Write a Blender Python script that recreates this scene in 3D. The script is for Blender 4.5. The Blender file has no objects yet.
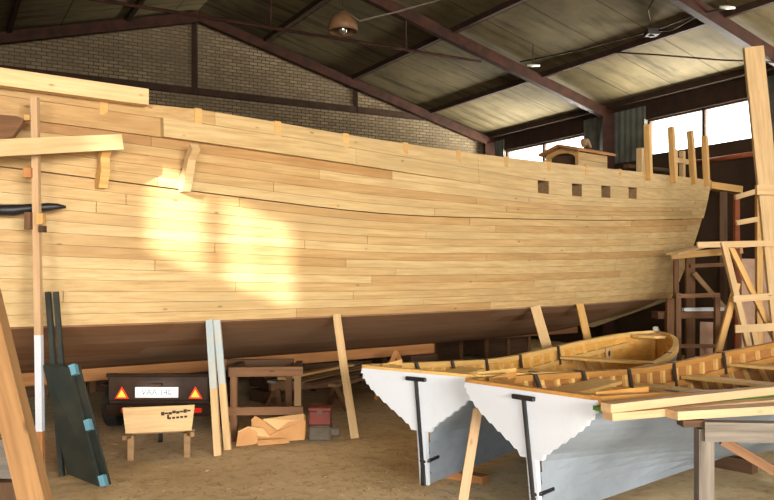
import bpy, bmesh, math, random
from mathutils import Vector, Matrix
R = random.Random(7)
sc = bpy.context.scene
COL = sc.collection
F, CX, HY, CZ = 800.0, 387.0, 275.0, 1.9          # focal length in px, centre column, horizon row, eye height

def P(px, py, Y):                                  # a point seen at a pixel of the photo, Y metres away
    return Vector(((px - CX) / F * Y, Y, CZ + (HY - py) / F * Y))

# ------------------------------------------------------------------ materials
def nd(nt, t, **kw):
    n = nt.nodes.new(t)
    for k, v in kw.items():
        setattr(n, k, v)
    return n

def base_mat(name, col=(.5, .5, .5), rough=.6, metal=0.0, spec=.3):
    m = bpy.data.materials.new(name); m.use_nodes = True
    b = m.node_tree.nodes['Principled BSDF']
    b.inputs['Base Color'].default_value = (*col, 1)
    b.inputs['Roughness'].default_value = rough
    b.inputs['Metallic'].default_value = metal
    b.inputs['Specular IOR Level'].default_value = spec
    return m, m.node_tree, b

def mixc(nt, a, b, fac, mode='MIX'):
    n = nd(nt, 'ShaderNodeMix', data_type='RGBA', blend_type=mode)
    for i, v in ((6, a), (7, b), (0, fac)):
        if hasattr(v, 'links'):
            nt.links.new(v, n.inputs[i])
        elif isinstance(v, (tuple, list)):
            n.inputs[i].default_value = (*v, 1)
        else:
            n.inputs[i].default_value = v
    return n.outputs[2]

def noise(nt, vec, scale, detail=4, rough=.55):
    n = nd(nt, 'ShaderNodeTexNoise')
    n.inputs['Scale'].default_value = scale
    n.inputs['Detail'].default_value = detail
    n.inputs['Roughness'].default_value = rough
    if vec is not None:
        nt.links.new(vec, n.inputs['Vector'])
    return n.outputs['Fac']

def ramp(nt, fac, stops):
    r = nd(nt, 'ShaderNodeValToRGB')
    el = r.color_ramp.elements
    while len(el) > 1:
        el.remove(el[-1])
    el[0].position = stops[0][0]; el[0].color = (*stops[0][1], 1)
    for p, c in stops[1:]:
        x = el.new(p); x.color = (*c, 1)
    nt.links.new(fac, r.inputs[0])
    return r.outputs[0]

def mapping(nt, scale, rnd=True, coord='Object'):
    tc = nd(nt, 'ShaderNodeTexCoord')
    mp = nd(nt, 'ShaderNodeMapping')
    mp.inputs['Scale'].default_value = scale
    nt.links.new(tc.outputs[coord], mp.inputs['Vector'])
    if rnd:
        oi = nd(nt, 'ShaderNodeObjectInfo')
        mu = nd(nt, 'ShaderNodeVectorMath', operation='SCALE')
        mu.inputs[0].default_value = (31, 17, 23)
        nt.links.new(oi.outputs['Random'], mu.inputs['Scale'])
        nt.links.new(mu.outputs[0], mp.inputs['Location'])
    return mp.outputs[0]

def wood(name, light, dark, rough=.6, grain=1.0, knots=True, tint=False, bump=.15, spec=.25, vary=.18):
    m, nt, b = base_mat(name, light, rough, 0, spec)
    v = mapping(nt, (.5 * grain, 9 * grain, 9 * grain))
    g = noise(nt, v, 3.0, 6, .65)
    col = ramp(nt, g, [(.3, dark), (.62, light)])
    v2 = mapping(nt, (.9, 3, 3))
    blot = noise(nt, v2, 1.1, 3)
    dk = tuple(c * .72 for c in light)
    col = mixc(nt, col, mixc(nt, col, dk, .55), ramp(nt, blot, [(.42, (0, 0, 0)), (.7, (1, 1, 1))]))
    if knots:
        v3 = mapping(nt, (1.6, 4, 4))
        vo = nd(nt, 'ShaderNodeTexVoronoi'); vo.inputs['Scale'].default_value = 1.25
        nt.links.new(v3, vo.inputs['Vector'])
        kf = ramp(nt, vo.outputs['Distance'], [(.03, (1, 1, 1)), (.085, (0, 0, 0))])
        col = mixc(nt, col, tuple(c * .42 for c in dark), mixc(nt, (0, 0, 0), kf, .75))
    oi = nd(nt, 'ShaderNodeObjectInfo')
    mr = nd(nt, 'ShaderNodeMapRange')
    mr.inputs[3].default_value = 1 - vary; mr.inputs[4].default_value = 1 + vary * .5
    nt.links.new(oi.outputs['Random'], mr.inputs[0])
    col = mixc(nt, col, mr.outputs[0], 1.0, 'MULTIPLY')
    if tint:
        at = nd(nt, 'ShaderNodeAttribute', attribute_name='tint')
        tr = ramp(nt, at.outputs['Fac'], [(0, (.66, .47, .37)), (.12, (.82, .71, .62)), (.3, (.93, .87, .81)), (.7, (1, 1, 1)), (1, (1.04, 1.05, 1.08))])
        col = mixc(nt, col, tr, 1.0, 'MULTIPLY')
    nt.links.new(col, b.inputs['Base Color'])
    bp = nd(nt, 'ShaderNodeBump'); bp.inputs['Strength'].default_value = bump; bp.inputs['Distance'].default_value = .01
    nt.links.new(g, bp.inputs['Height']); nt.links.new(bp.outputs[0], b.inputs['Normal'])
    return m

def painted(name, col, rough=.5, wear=None, amount=.3, metal=0, spec=.35, scale=4):
    m, nt, b = base_mat(name, col, rough, metal, spec)
    v = mapping(nt, (1, 1, 1))
    n = noise(nt, v, scale, 6, .65)
    wear = wear or tuple(c * .7 for c in col)
    c = mixc(nt, col, wear, ramp(nt, n, [(.62 - amount * .5, (0, 0, 0)), (.78 - amount * .3, (1, 1, 1))]))
    nt.links.new(c, b.inputs['Base Color'])
    return m

M = {}
M['pine'] = wood('pine_hull', (.57, .415, .205), (.41, .265, .108), .55, tint=True)
M['pine_light'] = wood('pine_light', (.64, .45, .24), (.50, .32, .14), .6, vary=.1)
M['plank_tan'] = wood('plank_tan', (.52, .345, .20), (.40, .25, .125), .6, vary=.1)
M['brace_wood'] = wood('knotty_brace', (.28, .15, .058), (.16, .078, .027), .6)
M['pine_warm'] = wood('pine_warm', (.62, .38, .14), (.46, .25, .08), .6)
M['pine_old'] = wood('pine_old', (.30, .185, .09), (.19, .11, .05), .7)
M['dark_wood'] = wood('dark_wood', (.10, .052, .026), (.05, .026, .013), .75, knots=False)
M['brown_wood'] = wood('brown_wood', (.19, .095, .045), (.11, .055, .026), .75)
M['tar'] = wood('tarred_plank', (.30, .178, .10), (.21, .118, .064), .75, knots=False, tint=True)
M['keel'] = wood('keel_oak', (.46, .21, .075), (.32, .135, .045), .7)
M['grey_wood'] = wood('weathered_wood', (.19, .165, .137), (.06, .047, .037), .8, grain=.6)
M['boat_wood'] = wood('boat_larch', (.62, .335, .075), (.46, .225, .042), .5, knots=False, spec=.4, vary=.08)
M['boat_red'] = wood('boat_larch_red', (.36, .16, .045), (.24, .095, .026), .5, knots=False, spec=.4, vary=.08)
M['boat_mid'] = wood('boat_larch_mid', (.48, .245, .065), (.36, .16, .04), .5, knots=False, spec=.3, vary=.08)
M['boat_light'] = wood('boat_ash', (.68, .44, .155), (.54, .33, .10), .5, knots=False, spec=.4, vary=.08)
M['white'] = painted('white_paint', (.56, .60, .67), .45, (.52, .56, .63), .15)
M['grey_paint'] = painted('grey_hull_paint', (.215, .25, .29), .45, (.18, .21, .245), .35)
M['black_iron'] = painted('black_iron', (.012, .012, .014), .45, (.03, .022, .018), .2)
M['iron_strap'] = painted('iron_strap', (.03, .022, .016), .5, (.06, .035, .02), .3)
M['red_steel'] = painted('red_primer_steel', (.042, .016, .010), .6, (.02, .010, .007), .5, 0, .08)
M['dark_steel'] = painted('dark_steel', (.030, .019, .014), .8, (.045, .025, .016), .4, 0, .06)
M['green_black'] = painted('dark_green_paint', (.020, .027, .023), .55, (.04, .038, .028), .45)
M['blue_paint'] = painted('pale_blue_paint', (.13, .32, .42), .5, (.10, .24, .32), .4)
M['bluewhite'] = painted('bluish_white_paint', (.37, .455, .50), .55, (.46, .45, .40), .5, scale=7)
M['green_paint'] = painted('green_paint', (.06, .17, .025), .5, (.09, .17, .04), .3)
M['cardboard'] = painted('cardboard', (.50, .26, .10), .8, (.42, .21, .08), .4)
M['cardboard_in'] = painted('cardboard_inside', (.62, .38, .17), .8, (.55, .33, .14), .4)
M['trailer'] = painted('trailer_panel', (.035, .018, .011), .55, (.06, .032, .018), .4)
M['rubber'] = painted('black_rubber', (.012, .012, .012), .8, (.03, .025, .02), .4)
M['red_box'] = painted('red_worn_paint', (.17, .03, .02), .65, (.10, .03, .02), .45)
M['grey_box'] = painted('grey_grimy_paint', (.13, .105, .08), .7, (.08, .06, .04), .5)
M['orange_pipe'] = painted('rusty_orange_paint', (.22, .055, .018), .7, (.15, .04, .015), .4)
M['pinkish'] = painted('bare_board', (.42, .27, .19), .75, (.34, .21, .14), .4)
M['porcelain'] = painted('porcelain', (.42, .41, .36), .4, (.3, .29, .25), .2)
M['cable'] = painted('grey_cable', (.16, .13, .10), .6)
M['ink'] = base_mat('black_ink', (.03, .022, .016), .7)[0]
M['lamp_enamel'] = painted('ochre_enamel', (.15, .08, .035), .5, (.11, .055, .025), .4)
M['bulb'] = base_mat('clear_bulb', (.85, .85, .82), .08, .9)[0]
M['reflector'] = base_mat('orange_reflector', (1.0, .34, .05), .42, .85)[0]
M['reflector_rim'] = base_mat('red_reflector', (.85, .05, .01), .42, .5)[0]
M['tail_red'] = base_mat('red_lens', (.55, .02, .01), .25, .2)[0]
for k_, c_, e_ in (('reflector', (1, .33, .04), 1.8), ('reflector_rim', (1, .06, .01), .45), ('tail_red', (1, .05, .02), .2)):  # glow put in for flash light thrown back by reflectors and lenses
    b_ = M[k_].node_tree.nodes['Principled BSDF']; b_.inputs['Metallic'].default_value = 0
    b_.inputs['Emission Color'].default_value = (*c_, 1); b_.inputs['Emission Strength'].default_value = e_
M['plate'] = base_mat('reflective_plate', (.92, .93, .97), .45)[0]
M['plate_ink'] = base_mat('plate_digits', (.16, .17, .21), .5)[0]

def brick_mat(name, c1, c2, mort, axes, scale=1.0):
    m, nt, b = base_mat(name, c1, .9, 0, .1)
    tc = nd(nt, 'ShaderNodeTexCoord'); sp = nd(nt, 'ShaderNodeSeparateXYZ'); cb = nd(nt, 'ShaderNodeCombineXYZ')
    nt.links.new(tc.outputs['Object'], sp.inputs[0])
    nt.links.new(sp.outputs[axes[0]], cb.inputs[0]); nt.links.new(sp.outputs[axes[1]], cb.inputs[1])
    br = nd(nt, 'ShaderNodeTexBrick')
    br.inputs['Color1'].default_value = (*c1, 1); br.inputs['Color2'].default_value = (*c2, 1); br.inputs['Mortar'].default_value = (*mort, 1)
    br.inputs['Scale'].default_value = scale; br.inputs['Brick Width'].default_value = .235; br.inputs['Row Height'].default_value = .088
    br.inputs['Mortar Size'].default_value = .011; br.inputs['Bias'].default_value = -.1
    nt.links.new(cb.outputs[0], br.inputs['Vector'])
    n = noise(nt, cb.outputs[0], .6, 5, .6)
    c = mixc(nt, br.outputs['Color'], tuple(x * .5 for x in c1), ramp(nt, n, [(.4, (0, 0, 0)), (.75, (.9, .9, .9))]))
    nt.links.new(c, b.inputs['Base Color'])
    bp = nd(nt, 'ShaderNodeBump'); bp.inputs['Strength'].default_value = .6; bp.inputs['Distance'].default_value = .02; bp.invert = True
    nt.links.new(br.outputs['Fac'], bp.inputs['Height']); nt.links.new(bp.outputs[0], b.inputs['Normal'])
    return m
M['brick'] = brick_mat('gable_brick', (.19, .145, .09), (.12, .089, .053), (.04, .028, .017), (0, 2))
M['brick_dark'] = brick_mat('dark_brick', (.085, .052, .036), (.065, .04, .028), (.035, .025, .02), (1, 2))
M['brick_side'] = brick_mat('near_brick', (.30, .25, .19), (.22, .18, .13), (.10, .08, .06), (0, 2))

def corrugated():
    m, nt, b = base_mat('corrugated_sheet', (.11, .12, .10), .6, 0, .3)
    tc = nd(nt, 'ShaderNodeTexCoord'); w = nd(nt, 'ShaderNodeTexWave', bands_direction='Y')
    w.inputs['Scale'].default_value = 1.6
    nt.links.new(tc.outputs['Object'], w.inputs['Vector'])
    n = noise(nt, tc.outputs['Object'], 2.5, 5)
    nt.links.new(ramp(nt, n, [(.35, (.075, .08, .065)), (.7, (.14, .145, .12))]), b.inputs['Base Color'])
    bp = nd(nt, 'ShaderNodeBump'); bp.inputs['Strength'].default_value = .6; bp.inputs['Distance'].default_value = .02
    nt.links.new(w.outputs['Fac'], bp.inputs['Height']); nt.links.new(bp.outputs[0], b.inputs['Normal'])
    return m
M['corrugated'] = corrugated()

def roof_mat():
    m, nt, b = base_mat('roof_board', (.3, .28, .2), .85, 0, .1)
    tc = nd(nt, 'ShaderNodeTexCoord')
    n1 = noise(nt, tc.outputs['Object'], .9, 6, .65)
    mp = nd(nt, 'ShaderNodeMapping'); mp.inputs['Scale'].default_value = (.35, 2.5, 1)
    nt.links.new(tc.outputs['Object'], mp.inputs[0])
    n2 = noise(nt, mp.outputs[0], 1.6, 5, .6)
    c = ramp(nt, n1, [(.3, (.075, .058, .029)), (.7, (.145, .114, .060))])
    c = mixc(nt, c, (.03, .021, .011), ramp(nt, n2, [(.48, (0, 0, 0)), (.75, (.85, .85, .85))]))
    br = nd(nt, 'ShaderNodeTexBrick'); br.offset = 0
    br.inputs['Color1'].default_value = br.inputs['Color2'].default_value = (1, 1, 1, 1); br.inputs['Mortar'].default_value = (.35, .3, .25, 1)
    br.inputs['Brick Width'].default_value = 2.65; br.inputs['Row Height'].default_value = 1.3; br.inputs['Mortar Size'].default_value = .016; br.inputs['Scale'].default_value = 1
    nt.links.new(tc.outputs['Object'], br.inputs['Vector'])
    c = mixc(nt, c, br.outputs['Color'], 1.0, 'MULTIPLY')
    nt.links.new(c, b.inputs['Base Color'])
    return m
M['roof'] = roof_mat()

def floor_mat():
    m, nt, b = base_mat('packed_earth', (.2, .14, .07), .95, 0, .1)
    tc = nd(nt, 'ShaderNodeTexCoord')
    n1 = noise(nt, tc.outputs['Object'], .8, 8, .62)
    n2 = noise(nt, tc.outputs['Object'], 7.0, 8, .7)
    n3 = noise(nt, tc.outputs['Object'], 2.3, 4, .5)
    c = ramp(nt, n1, [(.3, (.46, .345, .195)), (.5, (.62, .48, .285)), (.7, (.74, .60, .38))])
    c = mixc(nt, c, (.26, .17, .085), ramp(nt, n2, [(.5, (0, 0, 0)), (.72, (.75, .75, .75))]))
    c = mixc(nt, c, (.74, .60, .38), ramp(nt, n3, [(.58, (0, 0, 0)), (.75, (.6, .6, .6))]))
    nt.links.new(c, b.inputs['Base Color'])
    bp = nd(nt, 'ShaderNodeBump'); bp.inputs['Strength'].default_value = .5; bp.inputs['Distance'].default_value = .04
    nt.links.new(n2, bp.inputs['Height']); nt.links.new(bp.outputs[0], b.inputs['Normal'])
    return m
M['floor'] = floor_mat()
M['ground'] = painted('yard_ground', (.30, .27, .22), .95, (.22, .2, .15), .4, scale=.6)

def glass_mat():
    m = bpy.data.materials.new('dusty_glass'); m.use_nodes = True; nt = m.node_tree; nt.nodes.clear()
    o = nd(nt, 'ShaderNodeOutputMaterial'); mx = nd(nt, 'ShaderNodeMixShader'); t = nd(nt, 'ShaderNodeBsdfTransparent'); g = nd(nt, 'ShaderNodeBsdfGlossy')
    t.inputs[0].default_value = (.93, .94, .95, 1); g.inputs['Roughness'].default_value = .05; mx.inputs[0].default_value = .06
    nt.links.new(t.outputs[0], mx.inputs[1]); nt.links.new(g.outputs[0], mx.inputs[2]); nt.links.new(mx.outputs[0], o.inputs[0])
    return m
M['glass'] = glass_mat()

# ------------------------------------------------------------------ building blocks
WM = {}                                            # world matrix of every thing, for parenting

def tag(o, label=None, cat=None, group=None, kind=None):
    if label: o['label'] = label
    if cat: o['category'] = cat
    if group: o['group'] = group
    if kind: o['kind'] = kind
    return o

def place(o, W, parent=None):
    if parent is not None:
        o.parent = parent
        o.matrix_parent_inverse = Matrix.Identity(4)
        o.matrix_basis = WM[parent].inverted() @ W
    else:
        o.matrix_basis = W
    WM[o] = W.copy()
    return o

def thing(name, label, cat, loc=(0, 0, 0), rotz=0.0, group=None, W=None):
    o = bpy.data.objects.new(name, None); o.empty_display_size = .1; COL.objects.link(o)
    place(o, W if W is not None else Matrix.Translation(Vector(loc)) @ Matrix.Rotation(rotz, 4, 'Z'))
    return tag(o, label, cat, group)

def obj(name, bm, mat, parent=None, W=None, smooth=False):
    me = bpy.data.meshes.new(name)
    bmesh.ops.recalc_face_normals(bm, faces=bm.faces[:])
    bm.to_mesh(me); bm.free()
    for mm in (mat if isinstance(mat, (list, tuple)) else [mat]):
        me.materials.append(mm)
    if smooth:
        for p in me.polygons: p.use_smooth = True
    o = bpy.data.objects.new(name, me); COL.objects.link(o)
    if W is None:
        W = WM[parent] if parent is not None else Matrix.Identity(4)
    return place(o, W, parent)

def box(bm, lo, hi, bevel=0.0, mi=0):
    x0, y0, z0 = lo; x1, y1, z1 = hi
    v = [bm.verts.new(c) for c in ((x0, y0, z0), (x1, y0, z0), (x1, y1, z0), (x0, y1, z0), (x0, y0, z1), (x1, y0, z1), (x1, y1, z1), (x0, y1, z1))]
    fs = [bm.faces.new([v[i] for i in q]) for q in ((0, 3, 2, 1), (4, 5, 6, 7), (0, 1, 5, 4), (1, 2, 6, 5), (2, 3, 7, 6), (3, 0, 4, 7))]
    for f in fs: f.material_index = mi
    if bevel > 0:
        es = list({e for f in fs for e in f.edges})
        r = bmesh.ops.bevel(bm, geom=es, offset=bevel, segments=1, affect='EDGES', profile=.5)
        for f in r['faces']: f.material_index = mi
    return fs

def frame_of(p0, p1, up=(0, 0, 1)):
    p0, p1 = Vector(p0), Vector(p1)
    x = (p1 - p0).normalized(); u = Vector(up)
    if abs(x.dot(u)) > .985: u = Vector((0, 1, 0))
    y = u.cross(x).normalized(); z = x.cross(y)
    m = Matrix((x, y, z)).transposed().to_4x4(); m.translation = (p0 + p1) / 2
    return m, (p1 - p0).length

def beam(name, p0, p1, w, h, mat, parent=None, up=(0, 0, 1), bevel=.005, warp=0.0, mat2=None, split=None):
    """a sawn timber, local x along its length; w across, h along up; mat2 from split (0..1) on"""
    W, L = frame_of(p0, p1, up)
    bm = bmesh.new()
    n = 6 if (warp or split is not None) else 1
    xs = [-L / 2 + L * i / n for i in range(n + 1)]
    if split is not None: xs[3] = -L / 2 + L * split
    rings = []
    for i, x in enumerate(xs):
        dy = warp * (math.sin(3.1 * i / n + 1) - .5); dz = warp * .6 * math.cos(2.3 * i / n)
        rings.append([bm.verts.new((x, a * w / 2 + dy, c * h / 2 + dz)) for a, c in ((-1, -1), (1, -1), (1, 1), (-1, 1))])
    for i in range(n):
        for k in range(4):
            f = bm.faces.new((rings[i][k], rings[i][(k + 1) % 4], rings[i + 1][(k + 1) % 4], rings[i + 1][k]))
            if split is not None and i >= 3: f.material_index = 1
    bm.faces.new(rings[0][::-1]); f = bm.faces.new(rings[-1])
    if split is not None: f.material_index = 1
    if bevel:
        es = [e for e in bm.edges if e.calc_face_angle(0) > .7]
        bmesh.ops.bevel(bm, geom=es, offset=min(bevel, w * .2, h * .2), segments=1, affect='EDGES', profile=.5)
    return obj(name, bm, [mat] + ([mat2] if mat2 else []), parent, W)

def tube_bm(bm, pts, r, n=8, caps=True):
    pts = [Vector(p) for p in pts]
    rings = []
    for i, p in enumerate(pts):
        d = (pts[min(i + 1, len(pts) - 1)] - pts[max(i - 1, 0)]).normalized()
        u = Vector((0, 0, 1)) if abs(d.z) < .9 else Vector((1, 0, 0))
        a = d.cross(u).normalized(); c = d.cross(a)
        rr = r[i] if isinstance(r, (list, tuple)) else r
        rings.append([bm.verts.new(p + a * rr * math.cos(2 * math.pi * k / n) + c * rr * math.sin(2 * math.pi * k / n)) for k in range(n)])
    for i in range(len(rings) - 1):
        for k in range(n):
            bm.faces.new((rings[i][k], rings[i][(k + 1) % n], rings[i + 1][(k + 1) % n], rings[i + 1][k]))
    if caps:
        bm.faces.new(rings[0][::-1]); bm.faces.new(rings[-1])

def tube(name, pts, r, mat, parent=None, n=8):
    bm = bmesh.new()
    W = WM[parent] if parent is not None else Matrix.Translation(Vector(pts[0]))
    inv = W.inverted()
    tube_bm(bm, [inv @ Vector(p) for p in pts], r, n)
    return obj(name, bm, mat, parent, W, smooth=True)

def lathe(bm, prof, n=20, c=(0, 0, 0)):
    rings = []
    for r, z in prof:
        rings.append([bm.verts.new((c[0] + r * math.cos(2 * math.pi * k / n), c[1] + r * math.sin(2 * math.pi * k / n), c[2] + z)) for k in range(n)])
    for i in range(len(rings) - 1):
        for k in range(n):
            bm.faces.new((rings[i][k], rings[i][(k + 1) % n], rings[i + 1][(k + 1) % n], rings[i + 1][k]))
    bm.faces.new(rings[0][::-1]); bm.faces.new(rings[-1])

def prism(bm, poly, d, mi=0):
    """poly: list of 3-d points (planar), extruded by vector d"""
    d = Vector(d)
    a = [bm.verts.new(Vector(p)) for p in poly]; b = [bm.verts.new(Vector(p) + d) for p in poly]
    fs = [bm.faces.new(a), bm.faces.new(b[::-1])]
    for i in range(len(a)):
        j = (i + 1) % len(a)
        fs.append(bm.faces.new((a[i], b[i], b[j], a[j])))
    for f in fs: f.material_index = mi

# ------------------------------------------------------------------ the shed (axes u across, v towards the far gable)
TH = math.atan2(.493, .870)
SH = Matrix.Rotation(TH, 4, 'Z')
NU = Vector((math.cos(TH), math.sin(TH), 0)); NV = Vector((-math.sin(TH), math.cos(TH), 0))
def S(u, v, z): return NU * u + NV * v + Vector((0, 0, z))
UL, UR, UM, VN, VF, ZE, SL = -4.8, 15.5, 5.95, -14.0, 20.6, 6.25, .262
def ceil_z(u): return ZE + SL * (UR - u) if u > UM else ZE + SL * (UR - UM) - SL * (UM - u)
def shed(name, bm, mat, parent=None, kind='structure'):
    o = obj(name, bm, mat, parent, SH)
    if parent is None: o['kind'] = kind
    return o

bm = bmesh.new(); box(bm, (UL - .3, VN - .3, -.3), (UR + .3, VF + .3, 0)); shed('floor', bm, M['floor'])
bm = bmesh.new(); box(bm, (-70, -70, -.5), (90, 90, -.32)); shed('ground', bm, M['ground'])
for nm, u0, u1 in (('ceiling', UM, UR + .5), ('ceiling', UL - .12, UM)):
    bm = bmesh.new(); z0, z1 = ceil_z(UM - 1e-9) if u1 == UM else ceil_z(UM), 0
    a, b_ = ceil_z(u0 + 1e-6), ceil_z(u1 - 1e-6)
    if u0 == UM: a = ZE + SL * (UR - UM)
    prism(bm, [(u0, VN - .4, a), (u1, VN - .4, b_), (u1, VN - .4, b_ + .18), (u0, VN - .4, a + .18)], (0, VF - VN + .8, 0)); shed(nm, bm, M['roof'])

def gable(name, v0, v1, mat, hole=None):
    bm = bmesh.new()
    top = [(UR + .3, ceil_z(UR)), (UM, ceil_z(UM + 1e-6)), (UL - .3, ceil_z(UL))]
    if hole is None:
        prism(bm, [(UL - .3, v0, 0), (UR + .3, v0, 0)] + [(u, v0, z + .1) for u, z in top], (0, v1 - v0, 0))
    else:
        h0, h1, hz = hole
        prism(bm, [(UL - .3, v0, 0), (h0, v0, 0), (h0, v0, hz), (UL - .3, v0, hz)], (0, v1 - v0, 0))
        prism(bm, [(h1, v0, 0), (UR + .3, v0, 0), (UR + .3, v0, hz), (h1, v0, hz)], (0, v1 - v0, 0))
        prism(bm, [(UL - .3, v0, hz), (UR + .3, v0, hz)] + [(u, v0, z + .1) for u, z in top], (0, v1 - v0, 0))
    return shed(name, bm, mat)
gable('wall_far', VF, VF + .3, M['brick'])
DOOR = (-4.3, 6.4, 5.3)
gable('wall_near', VN - .3, VN, M['brick_side'], DOOR)

# right wall with its row of clerestory windows
WZ0, WZ1 = 4.85, 5.78
bays = [(16.4, 19.9), (10.9, 14.2), (5.75, 9.05), (.55, 3.85), (-4.65, -1.35), (-9.9, -6.6)]
bm = bmesh.new()
box(bm, (UR, VN, 0), (UR + .3, VF, WZ0), mi=0)
box(bm, (UR, VN, WZ1), (UR + .3, VF, ceil_z(UR) + .1), mi=2)
edges = [VF] + [x for b0, b1 in bays for x in (b1, b0)] + [VN]
for i in range(0, len(edges), 2):
    box(bm, (UR, edges[i + 1], WZ0), (UR + .3, edges[i], WZ1), mi=1)
    box(bm, (UR - .04, edges[i + 1] + .02, WZ0 - .05), (UR - .002, edges[i] - .02, ceil_z(UR) - .12), mi=1)
M['wall_dark'] = painted('dark_brown_wall', (.05, .030, .019), .9, (.035, .021, .014), .5, 0, .1, 1.5)
shed('wall_right', bm, [M['wall_dark'], M['corrugated'], M['dark_steel']])
for i, (a, b_) in enumerate(bays):
    w = bpy.data.objects.new(f'window_{i + 1}', None); COL.objects.link(w); place(w, SH); w['kind'] = 'structure'
    mid = (a + b_) / 2
    bm = bmesh.new()
    for lo, hi in (((a, WZ0), (b_, WZ0 + .05)), ((a, WZ1 - .05), (b_, WZ1)), ((a, WZ0), (a + .05, WZ1)), ((b_ - .05, WZ0), (b_, WZ1)), ((mid - .04, WZ0), (mid + .04, WZ1))):
        box(bm, (UR + .06, lo[0], lo[1]), (UR + .14, hi[0], hi[1]))
    obj('frame', bm, M['dark_steel'], w, SH)
    for k, (c, d) in enumerate(((a + .05, mid - .04), (mid + .04, b_ - .05))):
        bm = bmesh.new(); box(bm, (UR + .095, c, WZ0 + .05), (UR + .105, d, WZ1 - .05)); obj('pane', bm, M['glass'], w, SH)
# left wall with the window the low sun comes through
LV0, LVM, LV1, LZ0, LZ1 = 1.68, 2.40, 2.94, 4.60, 5.62
bm = bmesh.new()
LD0, LD1, LDZ = -6.6, -2.8, 3.05  # side opening added so fill light reaches the boat transoms
box(bm, (UL - .1, VN, 0), (UL, LD0, LZ0)); box(bm, (UL - .1, LD1, 0), (UL, VF, LZ0)); box(bm, (UL - .1, LD0, LDZ), (UL, LD1, LZ0)); box(bm, (UL - .1, VN, LZ1), (UL, VF, ceil_z(UL) + .1))
box(bm, (UL - .1, VN, LZ0), (UL, LV0, LZ1)); box(bm, (UL - .1, LV1, LZ0), (UL, VF, LZ1))
shed('wall_left', bm, M['brick_side'])
w = bpy.data.objects.new('window_7', None); COL.objects.link(w); place(w, SH); w['kind'] = 'structure'
bm = bmesh.new()
for lo, hi in (((LV0, LZ0), (LV1, LZ0 + .03)), ((LV0, LZ1 - .03), (LV1, LZ1)), ((LVM - .075, LZ0), (LVM + .075, LZ1)), ((LV0 + .28, LZ0), (LV0 + .30, LZ1))):
    box(bm, (UL - .05, lo[0], lo[1]), (UL - .01, hi[0], hi[1]))
obj('frame', bm, M['dark_steel'], w, SH)
bm = bmesh.new(); box(bm, (UL - .035, LV0, LZ0), (UL - .03, LV1, LZ1)); obj('pane', bm, M['glass'], w, SH)

# portal frames: rafters, columns, tie rods; purlins along the roof
def struct_beam(name, a, b_, w, h, mat, up=(0, 0, 1)):
    o = beam(name, S(*a), S(*b_), w, h, mat, None, up, bevel=.01); o['kind'] = 'structure'; return o
frames = [20.35, 15.3, 10.1, 4.9, -.3, -5.5, -10.7]
for v in frames:
    h = .25
    struct_beam('rafter_beam', (UR - .1, v, ceil_z(UR) - .20), (UM, v, ceil_z(UM + 1e-6) - .20), .16, h, M['red_steel'])
    struct_beam('rafter_beam', (UL + .05, v, ceil_z(UL) - .20), (UM, v, ceil_z(UM + 1e-6) - .20), .16, h, M['red_steel'])
    struct_beam('wall_column', (UR - .25, v, 0), (UR - .25, v, ceil_z(UR) - .2), .3, .3, M['red_steel'])
    struct_beam('wall_column', (UL + .2, v, 0), (UL + .2, v, ceil_z(UL) - .2), .26, .3, M['red_steel'])
for v in frames[1:]:
    bm = bmesh.new(); z = 6.92; ue = UR - (z - ZE + .35) / SL
    tube_bm(bm, [(2 * UM - ue + .4, v, z), (ue - .4, v, z)], .035, 6)
    for u in (UM, UM + 3.2, UM - 3.2):
        tube_bm(bm, [(u, v, z), (u, v, ceil_z(u + 1e-6) - .3)], .025, 6)
    shed('tie_rod', bm, M['red_steel'])
for u in (15.2, 13.05, 10.4, 7.75, 4.15, 1.5, -1.15, -3.8):
    z = ceil_z(u)
    struct_beam('purlin_beam', (u, VN, z - .065), (u, VF, z - .065), .10, .13, M['dark_steel'])
struct_beam('ring_beam', (UL, VF - .06, 6.67), (12.9, VF - .06, 6.67), .12, .17, M['dark_steel'])
for u in (5.9, 10.6, 1.2):
    struct_beam('gable_post', (u, VF - .06, 6.6), (u, VF - .06, ceil_z(u + 1e-6) - .3), .13, .12, M['dark_steel'])
tube_o = tube('orange_pipe', [S(15.3, 10.9, 4.5), S(15.3, 12.55, 4.5)], .055, M['orange_pipe'])
tag(tube_o, 'rusty orange pipe running along the dark wall below the windows', 'pipe')

# ------------------------------------------------------------------ the big ship
K0 = Vector((-5.14, 9.39, 0)); SE = Vector((.7804, .6252, 0)); SQ = Vector((.6252, -.7804, 0))
SW = Matrix.Translation(K0) @ Matrix.Rotation(math.atan2(.6252, .7804), 4, 'Z')
def SP(s, b, z): return K0 + SE * s + SQ * b + Vector((0, 0, z))     # ship coordinates: b towards the photographer's side
def interp(x, pts):
    if x <= pts[0][0]: return pts[0][1]
    for i in range(len(pts) - 1):
        (x0, y0), (x1, y1) = pts[i], pts[i + 1]
        if x <= x1:
            p = pts[i - 1] if i else pts[0]; n = pts[i + 2] if i + 2 < len(pts) else pts[-1]
            m0 = (y1 - p[1]) / (x1 - p[0]) if x1 != p[0] else 0; m1 = (n[1] - y0) / (n[0] - x0) if n[0] != x0 else 0
            h = x1 - x0; t = (x - x0) / h
            return (2 * t**3 - 3 * t**2 + 1) * y0 + (t**3 - 2 * t**2 + t) * h * m0 + (-2 * t**3 + 3 * t**2) * y1 + (t**3 - t**2) * h * m1
    return pts[-1][1]
def L0(s): return interp(s, [(-5, 1.75), (-2, 1.42), (0, 1.39), (8, 1.40), (14, 1.46)])
def L1(s): return interp(s, [(-5, 3.3), (0, 2.94), (2.3, 2.80), (4.6, 2.70), (7, 2.74), (10, 2.85), (13.6, 3.06)])
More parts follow.
